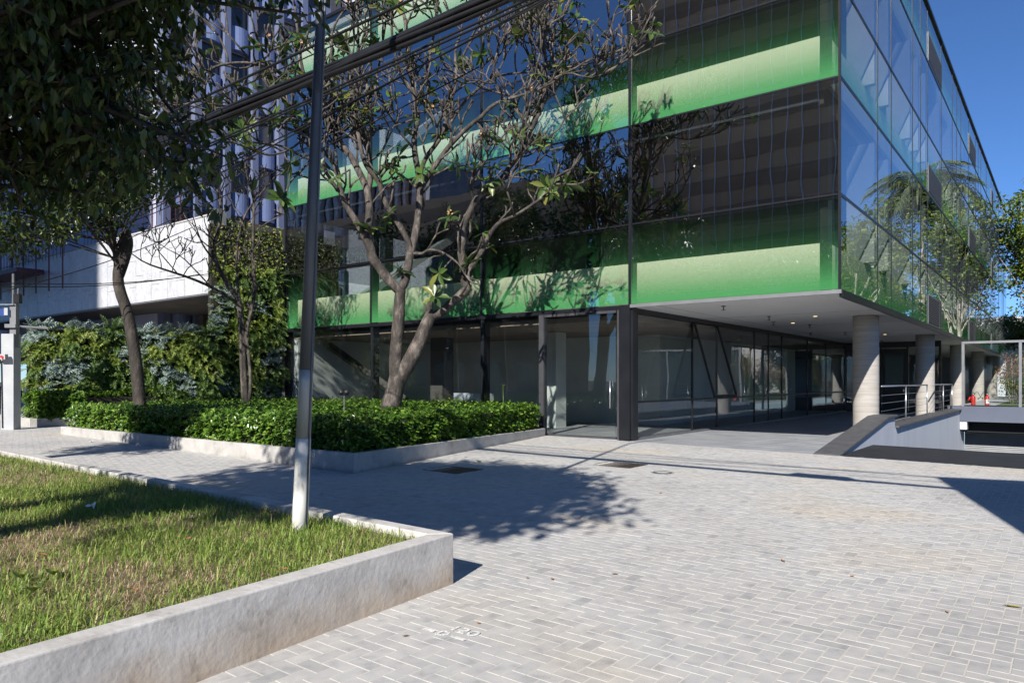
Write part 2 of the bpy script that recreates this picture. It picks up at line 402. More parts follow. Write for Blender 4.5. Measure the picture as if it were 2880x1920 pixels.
for i in order[:300]:
    o = bpy.data.objects.new('paver', me_h[bool(iv[i])]); COL.objects.link(o); o.parent = pav
    u,v = PU[i], PV[i]
    ex = Vector((-dF[0],-dF[1],-SLOPE)).normalized(); ey = Vector((dS[0],dS[1],random.uniform(-.003,.003))).normalized(); ez = ex.cross(ey)
    ex = Vector((ex.x,ex.y,ex.z+random.uniform(-.003,.003)))
    L_ = Vector(BG(u,v,random.uniform(-.001,.001)))-WLOC[pav.name]
    o.matrix_local = Matrix(((ex.x,ey.x,ez.x,L_.x),(ex.y,ey.y,ez.y,L_.y),(ex.z,ey.z,ez.z,L_.z),(0,0,0,1)))
rest = np.array([i for i in range(len(PU)) if i not in near])
VV = []; FF = []; off = 0
for isv in (False, True):
    idx = rest[iv[rest] == isv]
    V_, F_ = paver_local(.2,.1)
    if isv: V_ = V_[:,[1,0,2]]*np.array([-1,1,1])
    uu = PU[idx][:,None]-V_[None,:,0]; vv = PV[idx][:,None]+V_[None,:,1]
    zz = SLOPE*np.clip(uu-5,-35,45)+V_[None,:,2]+RNG.uniform(-.001,.001,len(idx))[:,None]+V_[None,:,0]*RNG.uniform(-.004,.004,len(idx))[:,None]
    W_ = np.stack([C[0]+uu*dF[0]+vv*dS[0], C[1]+uu*dF[1]+vv*dS[1], zz], 2).reshape(-1,3)
    VV.append(W_); FF.append((F_[None]+(np.arange(len(idx))*12)[:,None,None]).reshape(-1,4)+off); off += len(W_)
o = obj('paver', np.concatenate(VV), np.concatenate(FF), M['paver'], pav); o['kind'] = 'stuff'

# iron grates
M['iron'] = pmat('rusty_iron', (.035,.028,.024), (.075,.055,.045), 8, rough=.7, metal=.4)
for gi, c in enumerate(GR):
    u,v = uv_of(c[0],c[1]); z = gz_u(u)
    t = thing('drain_grate', ['square iron drain grate in the paving near the hedge bed corner','square iron drain grate in the paving in front of the entrance door'][gi], 'grate', B(u,v,z-.02), group='drain grates')
    f = MB()
    f.uvbox(u-.42,u+.42,v-.36,v-.32,z-.02,z+.004).uvbox(u-.42,u+.42,v+.32,v+.36,z-.02,z+.004).uvbox(u-.42,u-.38,v-.32,v+.32,z-.02,z+.004).uvbox(u+.38,u+.42,v-.32,v+.32,z-.02,z+.004)
    f.build('frame', M['iron'], t)
    MB().uvbox(u-.38,u+.38,v-.32,v+.32,z-.06,z-.035).build('pit', M['dark'], t)
    for k in range(13):
        a = u-.38+.76*(k+.5)/13; MB().uvbox(a-.019,a+.019,v-.32,v+.32,z-.02,z+.001).build('bar', M['iron'], t)

# ------------------------------------------------------------------ raised lawn bed
def wallmat(name, c1, c2, dirt, z0, tall):
    m, n, p = nodes_of(name); g = n.nodes.new('ShaderNodeNewGeometry')
    a = n.nodes.new('ShaderNodeTexNoise'); a.inputs['Scale'].default_value = 1.7; a.inputs['Detail'].default_value = 9; a.inputs['Roughness'].default_value = .62
    n.links.new(g.outputs['Position'], a.inputs['Vector'])
    r = ramp(n, a.outputs[0], [(.28,c1),(.5,[(x+y)/2 for x,y in zip(c1,c2)]),(.72,c2)])
    s = n.nodes.new('ShaderNodeSeparateXYZ'); n.links.new(g.outputs['Position'], s.inputs[0])
    b = n.nodes.new('ShaderNodeTexNoise'); b.inputs['Scale'].default_value = 3.2; b.inputs['Detail'].default_value = 6; n.links.new(g.outputs['Position'], b.inputs['Vector'])
    h = n.nodes.new('ShaderNodeMath'); h.operation = 'MULTIPLY_ADD'; h.inputs[1].default_value = tall*1.2; h.inputs[2].default_value = -tall*.6; n.links.new(b.outputs[0], h.inputs[0])
    h2 = n.nodes.new('ShaderNodeMath'); h2.operation = 'ADD'; n.links.new(s.outputs[2], h2.inputs[0]); n.links.new(h.outputs[0], h2.inputs[1])
    mr = n.nodes.new('ShaderNodeMapRange'); mr.inputs[1].default_value = z0; mr.inputs[2].default_value = z0+tall; mr.inputs[3].default_value = .85; mr.inputs[4].default_value = 0
    n.links.new(h2.outputs[0], mr.inputs[0])
    mx = n.nodes.new('ShaderNodeMix'); mx.data_type = 'RGBA'; n.links.new(mr.outputs[0], mx.inputs[0]); n.links.new(r.outputs[0], mx.inputs[6]); mx.inputs[7].default_value = (*dirt,1)
    st_ = n.nodes.new('ShaderNodeTexNoise'); st_.inputs['Scale'].default_value = 4.5; st_.inputs['Detail'].default_value = 10; st_.inputs['Roughness'].default_value = .7; n.links.new(g.outputs['Position'], st_.inputs['Vector'])
    sr = ramp(n, st_.outputs[0], [(.30,(.66,.64,.61)),(.43,(.93,.92,.91)),(.56,(1,1,1)),(.72,(1.08,1.05,1.0))])
    mz = n.nodes.new('ShaderNodeMix'); mz.data_type = 'RGBA'; mz.blend_type = 'MULTIPLY'; mz.inputs[0].default_value = 1; n.links.new(mx.outputs[2], mz.inputs[6]); n.links.new(sr.outputs[0], mz.inputs[7])
    n.links.new(mz.outputs[2], p.inputs['Base Color']); p.inputs['Roughness'].default_value = .88
    c = n.nodes.new('ShaderNodeTexNoise'); c.inputs['Scale'].default_value = 22; c.inputs['Detail'].default_value = 9; n.links.new(g.outputs['Position'], c.inputs['Vector'])
    bu = n.nodes.new('ShaderNodeBump'); bu.inputs['Strength'].default_value = .38; bu.inputs['Distance'].default_value = .012
    n.links.new(c.outputs[0], bu.inputs['Height']); n.links.new(bu.outputs[0], p.inputs['Normal']); return m
M['bedwall'] = wallmat('rendered_bed_wall', (.38,.36,.34), (.64,.62,.585), (.48,.355,.23), gz(*BA)-.05, .30)
M['kerbwall'] = wallmat('rendered_hedge_kerb', (.36,.35,.33), (.50,.485,.46), (.20,.19,.17), gz(*HA)-.02, .10)
WT = .15; BH = .395
inn = offset_corner(bedA, bf, bn, WT)
pf = Vector((-bf.y, bf.x)); 
if pf.dot(bn) < 0: pf = -pf
pn = Vector((-bn.y, bn.x))
if pn.dot(bf) < 0: pn = -pn
def ccw(p):
    a = sum(p[i][0]*p[(i+1)%len(p)][1]-p[(i+1)%len(p)][0]*p[i][1] for i in range(len(p)))
    return p if a > 0 else list(reversed(p))
bed = thing('lawn_bed', 'long raised concrete bed of grass with the street pole standing in it', 'planter', (bedA.x,bedA.y,gz(*bedA)))
L_end = bedA+bf*17
o = MB().prism(ccw([tuple(bedA), tuple(bedL), tuple(bedL+pf*WT), tuple(inn)]), lambda x,y: gz(x,y)-.1, lambda x,y: gz(x,y)+BH).build('wall', M['bedwall'], bed); bevel(o,.012,3)
o = MB().prism(ccw([tuple(bedA), tuple(inn), tuple(bedR+pn*WT), tuple(bedR)]), lambda x,y: gz(x,y)-.1, lambda x,y: gz(x,y)+BH-.001).build('wall', M['bedwall'], bed); bevel(o,.012,3)
soil_poly = ccw([tuple(inn), tuple(bedL+pf*WT), tuple(bedX), tuple(bedR+pn*WT)])
M['soil'] = pmat('thatch_and_soil', (.10,.075,.045), (.24,.19,.115), 9, rough=.95, bump=.5, bscale=40, coord='World', bdist=.02)
MB().prism(soil_poly, lambda x,y: gz(x,y)-.05, lambda x,y: gz(x,y)+BH-.075).build('soil', M['soil'], bed)
# grass blades
def blades(n, lo, hi, wlo, whi, lean, parent, mat, name, patchy=None):
    mn = np.array(soil_poly).min(0); mx = np.array(soil_poly).max(0)
    X = RNG.uniform(mn[0],mx[0],n*6); Y = RNG.uniform(mn[1],mx[1],n*6)
    k = inpoly(X,Y,soil_poly); X = X[k]; Y = Y[k]
    with np.errstate(divide='ignore', invalid='ignore'):
        pxx = CX+X/Y*FPX; pyy = HY+(CAMZ-.3)/Y*FPX
    k = (Y > 2.2) & (pxx > -500) & (pxx < 3000) & (pyy < 2500); X = X[k]; Y = Y[k]
    dens = np.clip((6.0/Y)**1.1, .12, 1.0); k = RNG.uniform(size=len(X)) < dens; X = X[k]; Y = Y[k]
    if patchy is not None:
        pn_ = np.array([mnoise.noise(Vector((x*.9,y*.9,3.3)))+.6*mnoise.noise(Vector((x*2.6,y*2.6,1.3))) for x,y in zip(X,Y)])
        k = patchy(pn_); X = X[k]; Y = Y[k]
    X = X[:n]; Y = Y[:n]; N_ = len(X)
    Z = np.array([gz(x,y) for x,y in zip(X,Y)])+BH-.078
    a = RNG.uniform(0,2*np.pi,N_); L_ = RNG.uniform(lo,hi,N_)*RNG.uniform(.6,1.15,N_); W_ = RNG.uniform(wlo,whi,N_)
    ln = RNG.uniform(lean[0],lean[1],N_)
    dx, dy = np.cos(a), np.sin(a); sx, sy = -dy*W_, dx*W_
    t1 = .5*L_; h1 = t1*np.cos(ln*.5); r1_ = t1*np.sin(ln*.5); h2 = h1+.5*L_*np.cos(ln*1.35); r2_ = r1_+.5*L_*np.sin(np.minimum(ln*1.35,2))
    P = np.zeros((N_,5,3))
    P[:,0] = np.stack([X-sx,Y-sy,Z],1); P[:,1] = np.stack([X+sx,Y+sy,Z],1)
    P[:,2] = np.stack([X+dx*r1_-sx*.8,Y+dy*r1_-sy*.8,Z+h1],1); P[:,3] = np.stack([X+dx*r1_+sx*.8,Y+dy*r1_+sy*.8,Z+h1],1)
    P[:,4] = np.stack([X+dx*r2_,Y+dy*r2_,Z+h2],1)
    T = np.array([(0,1,3),(0,3,2),(2,3,4)])
    o = obj(name, P.reshape(-1,3), (T[None]+(np.arange(N_)*5)[:,None,None]).reshape(-1,3), mat, parent); o['kind'] = 'stuff'; return o
M['grass'] = leafmat('green_grass', (.12,.20,.03), (.28,.40,.075), (.46,.45,.15), rough=.5, trans=.35)
M['straw'] = leafmat('dry_grass', (.28,.19,.10), (.50,.38,.22), (.6,.5,.33), rough=.7, trans=.2)
blades(105000, .06,.16,.0022,.0046,(.4,1.6), bed, M['grass'], 'grass', lambda q: q > RNG.uniform(-.6,.6,len(q)))
blades(24000, .05,.12,.0016,.003,(.3,1.5), bed, M['grass'], 'grass')
blades(70000, .05,.13,.0013,.0026,(.9,1.6), bed, M['straw'], 'dry_grass', lambda q: q < RNG.uniform(-.35,.7,len(q)))

# ------------------------------------------------------------------ hedge bed kerb
HH = .33
hk = thing('hedge_bed_kerb', 'low grey rendered kerb round the long clipped hedge bed', 'kerb', (HA.x,HA.y,gz(*HA)))
d1 = (HL-HA).normalized(); d2 = (HR-HA).normalized()
hin = offset_corner(HA, d1, d2, .14)
q1 = Vector((-d1.y,d1.x)); q1 = q1 if q1.dot(d2) > 0 else -q1
q2 = Vector((-d2.y,d2.x)); q2 = q2 if q2.dot(d1) > 0 else -q2
hz1 = gz(*HA)+HH
HZ = lambda x,y: hz1
o = MB().prism(ccw([tuple(HA), tuple(HL), tuple(HL+q1*.14), tuple(hin)]), lambda x,y: gz(x,y)-.1, HZ).build('wall', M['kerbwall'], hk); bevel(o,.012,3)
o = MB().prism(ccw([tuple(HA), tuple(hin), tuple(HR+q2*.14), tuple(HR)]), lambda x,y: gz(x,y)-.1, lambda x,y: hz1-.001-.10*min(1,max(0,((x-HA.x)*d2.x+(y-HA.y)*d2.y)/(HR-HA).length))).build('wall', M['kerbwall'], hk); bevel(o,.012,3)
e3 = HL+q1*.14; e4 = HL+Vector((1.2,3.6))
d3 = (e4-e3).normalized(); q3 = Vector((-d3.y,d3.x)); q3 = q3 if q3.dot(d1) < 0 else -q3
o = MB().prism(ccw([tuple(e3), tuple(e4), tuple(e4+q3*.14), tuple(e3+q3*.14)]), lambda x,y: gz(x,y)-.1, lambda x,y: hz1-.002).build('wall', M['kerbwall'], hk); bevel(o,.012,3)
M['bedsoil'] = pmat('bed_soil', (.035,.026,.018), (.07,.05,.035), 6, rough=.95, coord='World')
MB().prism(ccw([tuple(hin), tuple(HR+q2*.14), tuple(hb1), tuple(hb2), hedge_poly[4], tuple(e4+q3*.14), tuple(e3+q3*.14)]), lambda x,y: gz(x,y)-.05, lambda x,y: hz1-.1).build('soil', M['bedsoil'], hk)

# hedge: dark twiggy core and a skin of leaves
def hedge(name, label, poly, zb, zt, nleaf, front_edges, mat, leaf=.095, core_in=.16, base_parent=None):
    P_ = np.array(poly); c = P_.mean(0)
    t = thing(name, label, 'hedge', (c[0],c[1],zb))
    inner = [tuple(c+(q-c)*(1-core_in/np.linalg.norm(q-c)*1.2)) for q in P_]
    MB().prism(ccw(inner), zb, zt-.17).build('twigs', M['twig'], t)
    mn = P_.min(0); mx = P_.max(0)
    # top skin
    nt_ = int(nleaf*.62); X = RNG.uniform(mn[0],mx[0],nt_*5); Y = RNG.uniform(mn[1],mx[1],nt_*5)
    k = inpoly(X,Y,poly); X = X[k]; Y = Y[k]
    dens = np.clip((13.0/np.maximum(Y,1))**2.0,.15,1); k = RNG.uniform(size=len(X)) < dens; X = X[k][:nt_]; Y = Y[k][:nt_]
    und = np.array([mnoise.noise(Vector((x*1.6,y*1.6,.7)))*.09+mnoise.noise(Vector((x*5,y*5,.2)))*.07 for x,y in zip(X,Y)])
    Z = zt+und-np.abs(RNG.normal(0,.07,len(X)))
    L1 = np.stack([X,Y,Z],1); N1 = np.tile(np.array([0,-.25,1.0]),(len(X),1))+RNG.normal(0,.45,(len(X),3))
    # side skins
    Ls = [L1]; Ns = [N1]; Os = [np.tile(np.array([0,0,.7]),(len(X),1))]
    for (a,b,fr_) in front_edges:
        a = np.array(a[:2]); b = np.array(b[:2]); n_ = int(nleaf*fr_); tt = RNG.uniform(0,1,n_)
        nrm = np.array([b[1]-a[1], a[0]-b[0]]); nrm /= np.linalg.norm(nrm)
        if np.dot(nrm, c-a) > 0: nrm = -nrm
        hgt = RNG.uniform(0,1,n_); q = a+(b-a)*tt[:,None]
        bul = np.array([mnoise.noise(Vector((q0[0]*1.9,q0[1]*1.9,h_*3))) for q0,h_ in zip(q,hgt)])*.08
        dep = .03+bul-np.abs(RNG.normal(0,.08,n_))-.10*np.maximum(0,hgt-.85)/.15
        q = q+nrm*dep[:,None]
        Ls.append(np.stack([q[:,0],q[:,1],zb+.03+(zt-zb-.03)*hgt],1))
        Ns.append(np.tile(np.array([nrm[0],nrm[1],.55]),(n_,1))+RNG.normal(0,.5,(n_,3))); Os.append(np.tile(np.array([nrm[0]*.5,nrm[1]*.5,.5]),(n_,1)))
    L_ = np.concatenate(Ls); N_ = np.concatenate(Ns); O_ = np.concatenate(Os)
    pick = RNG.permutation(len(L_))[:len(L_)//6]; L_ = np.repeat(L_[pick],6,0); N_ = np.repeat(N_[pick],6,0); O_ = np.repeat(O_[pick],6,0)
    O_ = O_/np.linalg.norm(O_,axis=1,keepdims=True); rad_ = RNG.normal(0,1,L_.shape); rad_ -= O_*(rad_*O_).sum(1,keepdims=True); rad_ /= np.linalg.norm(rad_,axis=1,keepdims=True)
    D_ = O_*RNG.uniform(.1,.9,(len(L_),1))+rad_; N_ = O_*.9-rad_*.3+RNG.normal(0,.2,L_.shape)+np.array([0,0,.25]); L_ = L_+O_*RNG.uniform(-.05,.03,(len(L_),1))
    V_, F_ = batch(LEAF_R[0], LEAF_R[1], D_, N_, L_, RNG.uniform(.7,1.15,len(L_))*leaf)
    o = obj('foliage', V_, F_, mat, t); o['kind'] = 'stuff'; return t
M['twig'] = pmat('hedge_twigs', (.012,.014,.008), (.03,.026,.016), 14, rough=.9, bump=1.0, bscale=30, coord='World', bdist=.05)
M['hedgeleaf'] = leafmat('glossy_hedge_leaf', (.03,.08,.010), (.12,.23,.028), (.25,.36,.06), rough=.27, trans=.25)
hp = [tuple(hin), tuple(HR+q2*.12-d2*.25), tuple(hb1+Vector(dF)*.25), tuple(hb2), hedge_poly[4], tuple(e4+q3*.14), tuple(e3+q3*.12)]
hedge('clipped_hedge', 'long low clipped hedge with glossy rounded leaves in front of the glass front', hp, hz1-.1, hz1+.57, 46000,
      [(hin, e3, .20), (hin, hp[1], .17)], M['hedgeleaf'])

# ================================================================== GLASS OFFICE BUILDING
Z0 = 3.467; ST = 4.538; TR = 2.036; TOP = 14.41; VL = 52.0; UL = 19.52
LEV = [Z0, Z0+ST, Z0+2*ST]
UB = [0.0, 5.0, 9.92, 14.76, UL]
VB = [0,3.85,5.65,9.05,10.6,12.12,15.5,18.82,20.33,21.87,25.07,28.3,29.8,31.3,34.6,38.0,39.5,41.0,44.3,47.6,49.1,VL]
gb = thing('glass_office_building', 'three storey office building with green banded glass fronts over an open porch', 'building', B(UL/2,VL/2,0))
M['louvre'] = pmat('pale_louvre_paint', (.10,.103,.11), (.13,.133,.14), 2, rough=.5)
def pane_u(u0, u1, v, z0, z1, mat, name='pane', parent=gb, t=.016):
    """pane in a plane v = const, outer face towards the street"""
    m_ = MB().uvbox(u0+.012,u1-.012,v,v+t,z0+.012,z1-.012)
    o = obj(name, m_.V, m_.F, [M['edge'],mat,M['clear']], parent, matidx=[0,0,1,0,2,0]); return o
def pane_v(v0, v1, u, z0, z1, mat, name='pane', parent=gb, t=.016):
    """pane in a plane u = const, outer face towards u < 0"""
    m_ = MB().uvbox(u,u+t,v0+.012,v1-.012,z0+.012,z1-.012)
    o = obj(name, m_.V, m_.F, [M['edge'],mat,M['clear']], parent, matidx=[0,0,0,1,0,2]); return o
# --- upper floors, street front
for li, zb in enumerate(LEV):
    for a,b in zip(UB[:-1],UB[1:]):
        if li < 2:
            pane_u(a,b,0,zb,zb+TR,M['glass_band']); pane_u(a,b,0,zb+TR,zb+ST,M['glass'])
        else: pane_u(a,b,0,zb,TOP-.02,M['glass_band'])
    for a,b in zip(VB[:-1],VB[1:]):
        louv = (a in (12.12,25.07,38.0))
        zb2 = zb
        if louv:
            zb2 = zb+1.04
            lv = thing_l = MB()
            fr_ = MB().uvbox(-.02,.05,a+.02,a+.05,zb+.03,zb2).uvbox(-.02,.05,b-.05,b-.02,zb+.03,zb2).uvbox(-.02,.05,a+.05,b-.05,zb+.03,zb+.06).uvbox(-.02,.05,a+.05,b-.05,zb2-.03,zb2).build('louvre', M['framelt'], gb)
            for k in range(14):
                z = zb+.1+.9*k/14
                lv.uvbox(-.032,-.021,a+.06,b-.06,z,z+.03)
                lv.hexa([B(-.02,b-.08,z),B(-.02,a+.08,z),B(.05,a+.08,z+.045),B(.05,b-.08,z+.045),B(-.02,b-.08,z+.012),B(-.02,a+.08,z+.012),B(.05,a+.08,z+.057),B(.05,b-.08,z+.057)])
            o = lv.build('slat', M['louvre'], fr_); o['kind'] = 'stuff'
            MB().uvbox(.06,.08,a+.05,b-.05,zb+.03,zb2).build('backing', M['dark'], fr_)
        if li < 2:
            pane_v(a,b,0,zb2,zb+TR,M['glass_band']); pane_v(a,b,0,zb+TR,zb+ST,M['glass'])
        else: pane_v(a,b,0,zb2,TOP-.02,M['glass_band'])
# left flank of the building (seen through the front panes)
for li, zb in enumerate(LEV):
    for a,b in ((0,6.5),(6.5,13),(13,19.5)):
        zt = zb+TR if li < 2 else TOP-.02
        m_ = MB().uvbox(UL-.016,UL,a+.012,b-.012,zb+.012,zt-.012); obj('pane', m_.V, m_.F, [M['edge'],M['glass_band'],M['clear']], gb, matidx=[0,0,0,2,0,1])
        if li < 2:
            m_ = MB().uvbox(UL-.016,UL,a+.012,b-.012,zb+TR+.012,zb+ST-.012); obj('pane', m_.V, m_.F, [M['edge'],M['glass'],M['clear']], gb, matidx=[0,0,0,2,0,1])
# --- joints, transoms and posts behind the glass
for u in UB[1:-1]:
    MB().uvbox(u-.03,u+.03,-.035,-.004,Z0,TOP-.02).build('joint_cap', M['frame'], gb)
    MB().uvbox(u-.07,u+.07,.03,.30,0.0,TOP-.3).build('mullion', M['frame'], gb)
for z in (Z0+TR, LEV[1], LEV[1]+TR, LEV[2]):
    for a,b in zip(UB[:-1],UB[1:]):
        MB().uvbox(a+.075,b-.075,.03,.20,z-.06,z+.06).build('transom', M['frame'], gb)
        MB().uvbox(a+.05,b-.05,-.012,-.002,z-.02,z+.02).build('joint_cap', M['frame'], gb)
for z in (Z0+TR, LEV[1], LEV[1]+TR, LEV[2]):
    MB().uvbox(-.014,-.002,.02,VL-.02,z-.035,z+.035).build('joint_cap', M['frame'], gb)
MB().uvbox(-.02,.03,-.02,.03,Z0,TOP).build('corner_post', M['frame'], gb)
MB().uvbox(UL-.05,UL+.02,-.03,.05,-.1,TOP).build('corner_post', M['frame'], gb)
for v in VB[1:-1]:
    MB().uvbox(-.010,-.002,v-.014,v+.014,Z0,TOP-.02).build('joint_cap', M['frame'], gb)
for i, v in enumerate(VB[1:-1]):
    for zb in LEV[:2]:
        MB().uvbox(.06,.72,v-.09,v+.09,zb+1.08,zb+ST-.42).build('fin', M['fin'], gb)
# --- slabs, spandrels, ceilings
for li, zb in enumerate(LEV):
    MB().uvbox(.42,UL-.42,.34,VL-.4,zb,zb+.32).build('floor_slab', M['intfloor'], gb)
    sp = zb+1.075 if li < 2 else TOP-.35
    for a,b in zip(UB[:-1],UB[1:]):
        MB().uvbox(max(a+.005,.47),min(b-.005,UL-.42),.24,.335,zb+.02,sp).build('spandrel', M['spandrel'], gb)
    for a,b in zip(VB[:-1],VB[1:]):
        MB().uvbox(.30,.40,max(a+.005,.62),b-.005,zb+.02,sp).build('spandrel', M['spandrel'], gb)
    MB().uvbox(UL-.4,UL-.3,.4,19,zb+.02,sp).build('spandrel', M['spandrel'], gb)
    MB().uvbox(.30,.465,.24,.61,zb+.01,zb+ST-.42 if li < 2 else TOP-.35).build('corner_casing', M['frame'], gb)
    if li:
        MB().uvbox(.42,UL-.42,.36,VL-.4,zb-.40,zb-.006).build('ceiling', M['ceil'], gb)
        for v in (3.2,6.4,9.6,12.8): MB().uvbox(.6,UL-.6,v-.2,v+.2,zb-.78,zb-.41).build('beam', M['slab'], gb)
        MB().uvbox(.5,UL-.42,.21,.345,zb-.36,zb-.30).build('blind_rail', M['framelt'], gb)
MB().uvbox(.1,UL-.1,.1,VL-.1,TOP-.34,TOP-.16).build('roof', M['roofm'], gb)
cp = MB().uvbox(-.06,UL+.06,-.06,.3,TOP,TOP+.10).uvbox(-.06,.3,.3,VL,TOP,TOP+.10).build('coping', M['frame'], gb)
MB().uvbox(0.02,UL,VL-.3,VL,0,TOP-.4).build('rear_wall', M['greypaint'], gb)
for zb in LEV[:2]:
    MB().uvbox(8.0,15.2,9.0,34.0,zb+.325,zb+ST-.41).build('core_wall', M['intwall'], gb)
    # bracing seen behind the left bay
    a = Vector(B(18.6,1.2,zb+.4)); b = Vector(B(11.2,2.6,zb+ST-.6))
    MB().tube([a,b],.17,4).build('brace', M['fin'], gb)
    for u in (5.0,9.92,14.76):
        MB().lathe(B(u,6.4,zb+.325),[(.27,0),(.27,ST-.75)],20).build('inner_column', M['slab'], gb, True)
# --- soffit of the porch with its trim
MB().uvbox(.02,5.1,.02,VL,Z0-.07,Z0-.004).build('soffit', M['soffit'], gb)
MB().uvbox(-.04,4.98,-.05,.015,Z0-.085,Z0-.002).build('fascia', M['framelt'], gb)
MB().uvbox(-.05,.014,.016,VL,Z0-.16,Z0-.002).build('fascia', M['frame'], gb)
for vv_ in (4.5,9,13.5,18): MB().uvbox(.06,4.9,vv_-.006,vv_+.006,Z0-.0725,Z0-.0695).build('soffit_joint', M['frame'], gb)
MB().uvbox(4.25,4.262,.1,22.3,Z0-.0728,Z0-.0697).build('soffit_joint', M['frame'], gb)
M['sprink'] = pmat('sprinkler_metal', (.12,.11,.1), rough=.4, metal=.6)
M['lamp'], n, p = nodes_of('downlight_glow'); p.inputs['Emission Color'].default_value = (1,.72,.35,1); p.inputs['Emission Strength'].default_value = 1.3
for (px_,py_) in ((2035,860),(2163,889),(2277,912),(2377,934),(2480,958),(2548,966),(2280,935),(2175,905)):
    Z_ = (Z0-.07-CAMZ)*FPX/(HY-py_); x_ = (px_-CX)/FPX*Z_
    t_ = MB().tube([(x_,Z_,Z0-.07),(x_,Z_,Z0-.17)],.014,6).lathe((x_,Z_,Z0-.185),[(.012,0),(.06,.006),(.06,.012),(.012,.016)],10).lathe((x_,Z_,Z0-.088),[(.06,0),(.06,.012)],10)
    t_.build('sprinkler', M['sprink'], gb)
for (px_,py_) in ((2293,889),(2489,940),(2600,966),(2230,908),(2420,958)):
    Z_ = (Z0-.07-CAMZ)*FPX/(HY-py_); x_ = (px_-CX)/FPX*Z_
    MB().lathe((x_,Z_,Z0-.078),[(.055,0),(.055,.007)],14).build('downlight', M['lamp'], gb)
# --- round columns, board marked
m, n, p = nodes_of('board_marked_concrete'); tc = n.nodes.new('ShaderNodeTexCoord'); s = n.nodes.new('ShaderNodeSeparateXYZ'); n.links.new(tc.outputs['Object'], s.inputs[0])
a = n.nodes.new('ShaderNodeTexNoise'); a.inputs['Scale'].default_value = 2.5; a.inputs['Detail'].default_value = 8
mp = n.nodes.new('ShaderNodeMapping'); mp.inputs['Scale'].default_value = (.6,.6,5); n.links.new(tc.outputs['Object'], mp.inputs[0]); n.links.new(mp.outputs[0], a.inputs['Vector'])
r = ramp(n, a.outputs[0], [(.3,(.33,.305,.275)),(.7,(.42,.395,.36))])
w1 = n.nodes.new('ShaderNodeMath'); w1.operation = 'MULTIPLY'; w1.inputs[1].default_value = 1/.165; n.links.new(s.outputs[2], w1.inputs[0])
w2 = n.nodes.new('ShaderNodeMath'); w2.operation = 'FRACT'; n.links.new(w1.outputs[0], w2.inputs[0])
r2 = ramp(n, w2.outputs[0], [(0,(.62,)*3),(.035,(.7,)*3),(.06,(1,)*3),(1,(1,)*3)])
mu = n.nodes.new('ShaderNodeMix'); mu.data_type = 'RGBA'; mu.blend_type = 'MULTIPLY'; mu.inputs[0].default_value = 1
n.links.new(r.outputs[0], mu.inputs[6]); n.links.new(r2.outputs[0], mu.inputs[7]); n.links.new(mu.outputs[2], p.inputs['Base Color']); p.inputs['Roughness'].default_value = .85
bu = n.nodes.new('ShaderNodeBump'); bu.inputs['Strength'].default_value = .4; bu.inputs['Distance'].default_value = .008; n.links.new(r2.outputs[0], bu.inputs['Height']); n.links.new(bu.outputs[0], p.inputs['Normal'])
M['boards'] = m
for i, v in enumerate((6.33,17.25,28.1,38.95,49.8)):
    prof = []; z = -.15; R_ = .345
    while z < Z0-.08:
        prof += [(R_,z)]; z += .165
    prof = [q for q in prof if q[1] < Z0-.075]+[(R_,Z0-.072)]
    MB().lathe(B(.78,v,0), prof, 36).build('column', M['boards'], gb, True)
# --- ground floor glazing: street side
gz0 = 0.0
MB().uvbox(5.0,5.3,-.02,.28,-.1,Z0-.004).build('corner_pillar', M['frame'], gb)
GU = [7.85, 9.92, 14.76, UL-.06]
for a,b in zip(GU[:-1],GU[1:]):
    pane_u(a+.04,b-.04,.02,.02,Z0-.03,M['glass_clear'])
    MB().uvbox(b-.06,b+.06,.04,.22,-.05,Z0-.01).build('post', M['frame'], gb)
MB().uvbox(5.3,UL,.0,.2,Z0-.12,Z0-.012).build('head_rail', M['frame'], gb)
MB().uvbox(7.8,UL,.0,.2,-.05,.06).build('sill_rail', M['frame'], gb)
M['doorgrey'] = pmat('door_frame_grey', (.055,.055,.062), (.075,.075,.08), 3, rough=.4, metal=.2)
# entrance door
dz = gz_u(6.3)
door = MB().uvbox(7.64,7.80,-.07,.1,dz-.02,Z0-.125).uvbox(5.31,5.36,-.03,.08,dz-.02,Z0-.125).uvbox(5.40,7.64,-.03,.08,Z0-.19,Z0-.125).uvbox(5.40,7.64,-.03,.06,dz-.02,dz+.05).build('door', M['doorgrey'], gb)
m_ = MB().uvbox(5.41,7.63,.0,.016,dz+.055,Z0-.195); obj('pane', m_.V, m_.F, [M['edge'],M['glass_clear'],M['clear']], door, matidx=[0,0,1,0,2,0])
MB().uvbox(6.05,6.55,-.075,-.052,Z0-.185,Z0-.135).build('door_sensor', M['dark'], door)
MB().tube([B(5.55,-.06,dz+.8),B(5.55,-.06,dz+1.5)],.018,8).build('door_handle', M['steel'], door, True)
# --- ground floor glazing: porch side (plane u = 5)
GV = [.3,3.9,5.8,9.27,10.8,12.4,15.9,18.9,22.5]
for i,(a,b) in enumerate(zip(GV[:-1],GV[1:])):
    pane_v(a+.01,b-.01,5.02,.06,.95,M['glass_clear'])
    if i != 1: pane_v(a+.01,b-.01,5.02,1.0,Z0-.2,M['glass_clear'])
    MB().uvbox(5.0,5.06,b-.025,b+.025,.0,Z0-.13).build('post', M['frame'], gb)
    MB().uvbox(5.0,5.06,a+.03,b-.03,.952,1.0).build('transom', M['frame'], gb)
MB().uvbox(4.97,5.12,.3,22.5,Z0-.2,Z0-.072).build('head_rail', M['frame'], gb)
MB().uvbox(4.97,5.12,.3,22.5,-.05,.05).build('sill_rail', M['framelt'], gb)
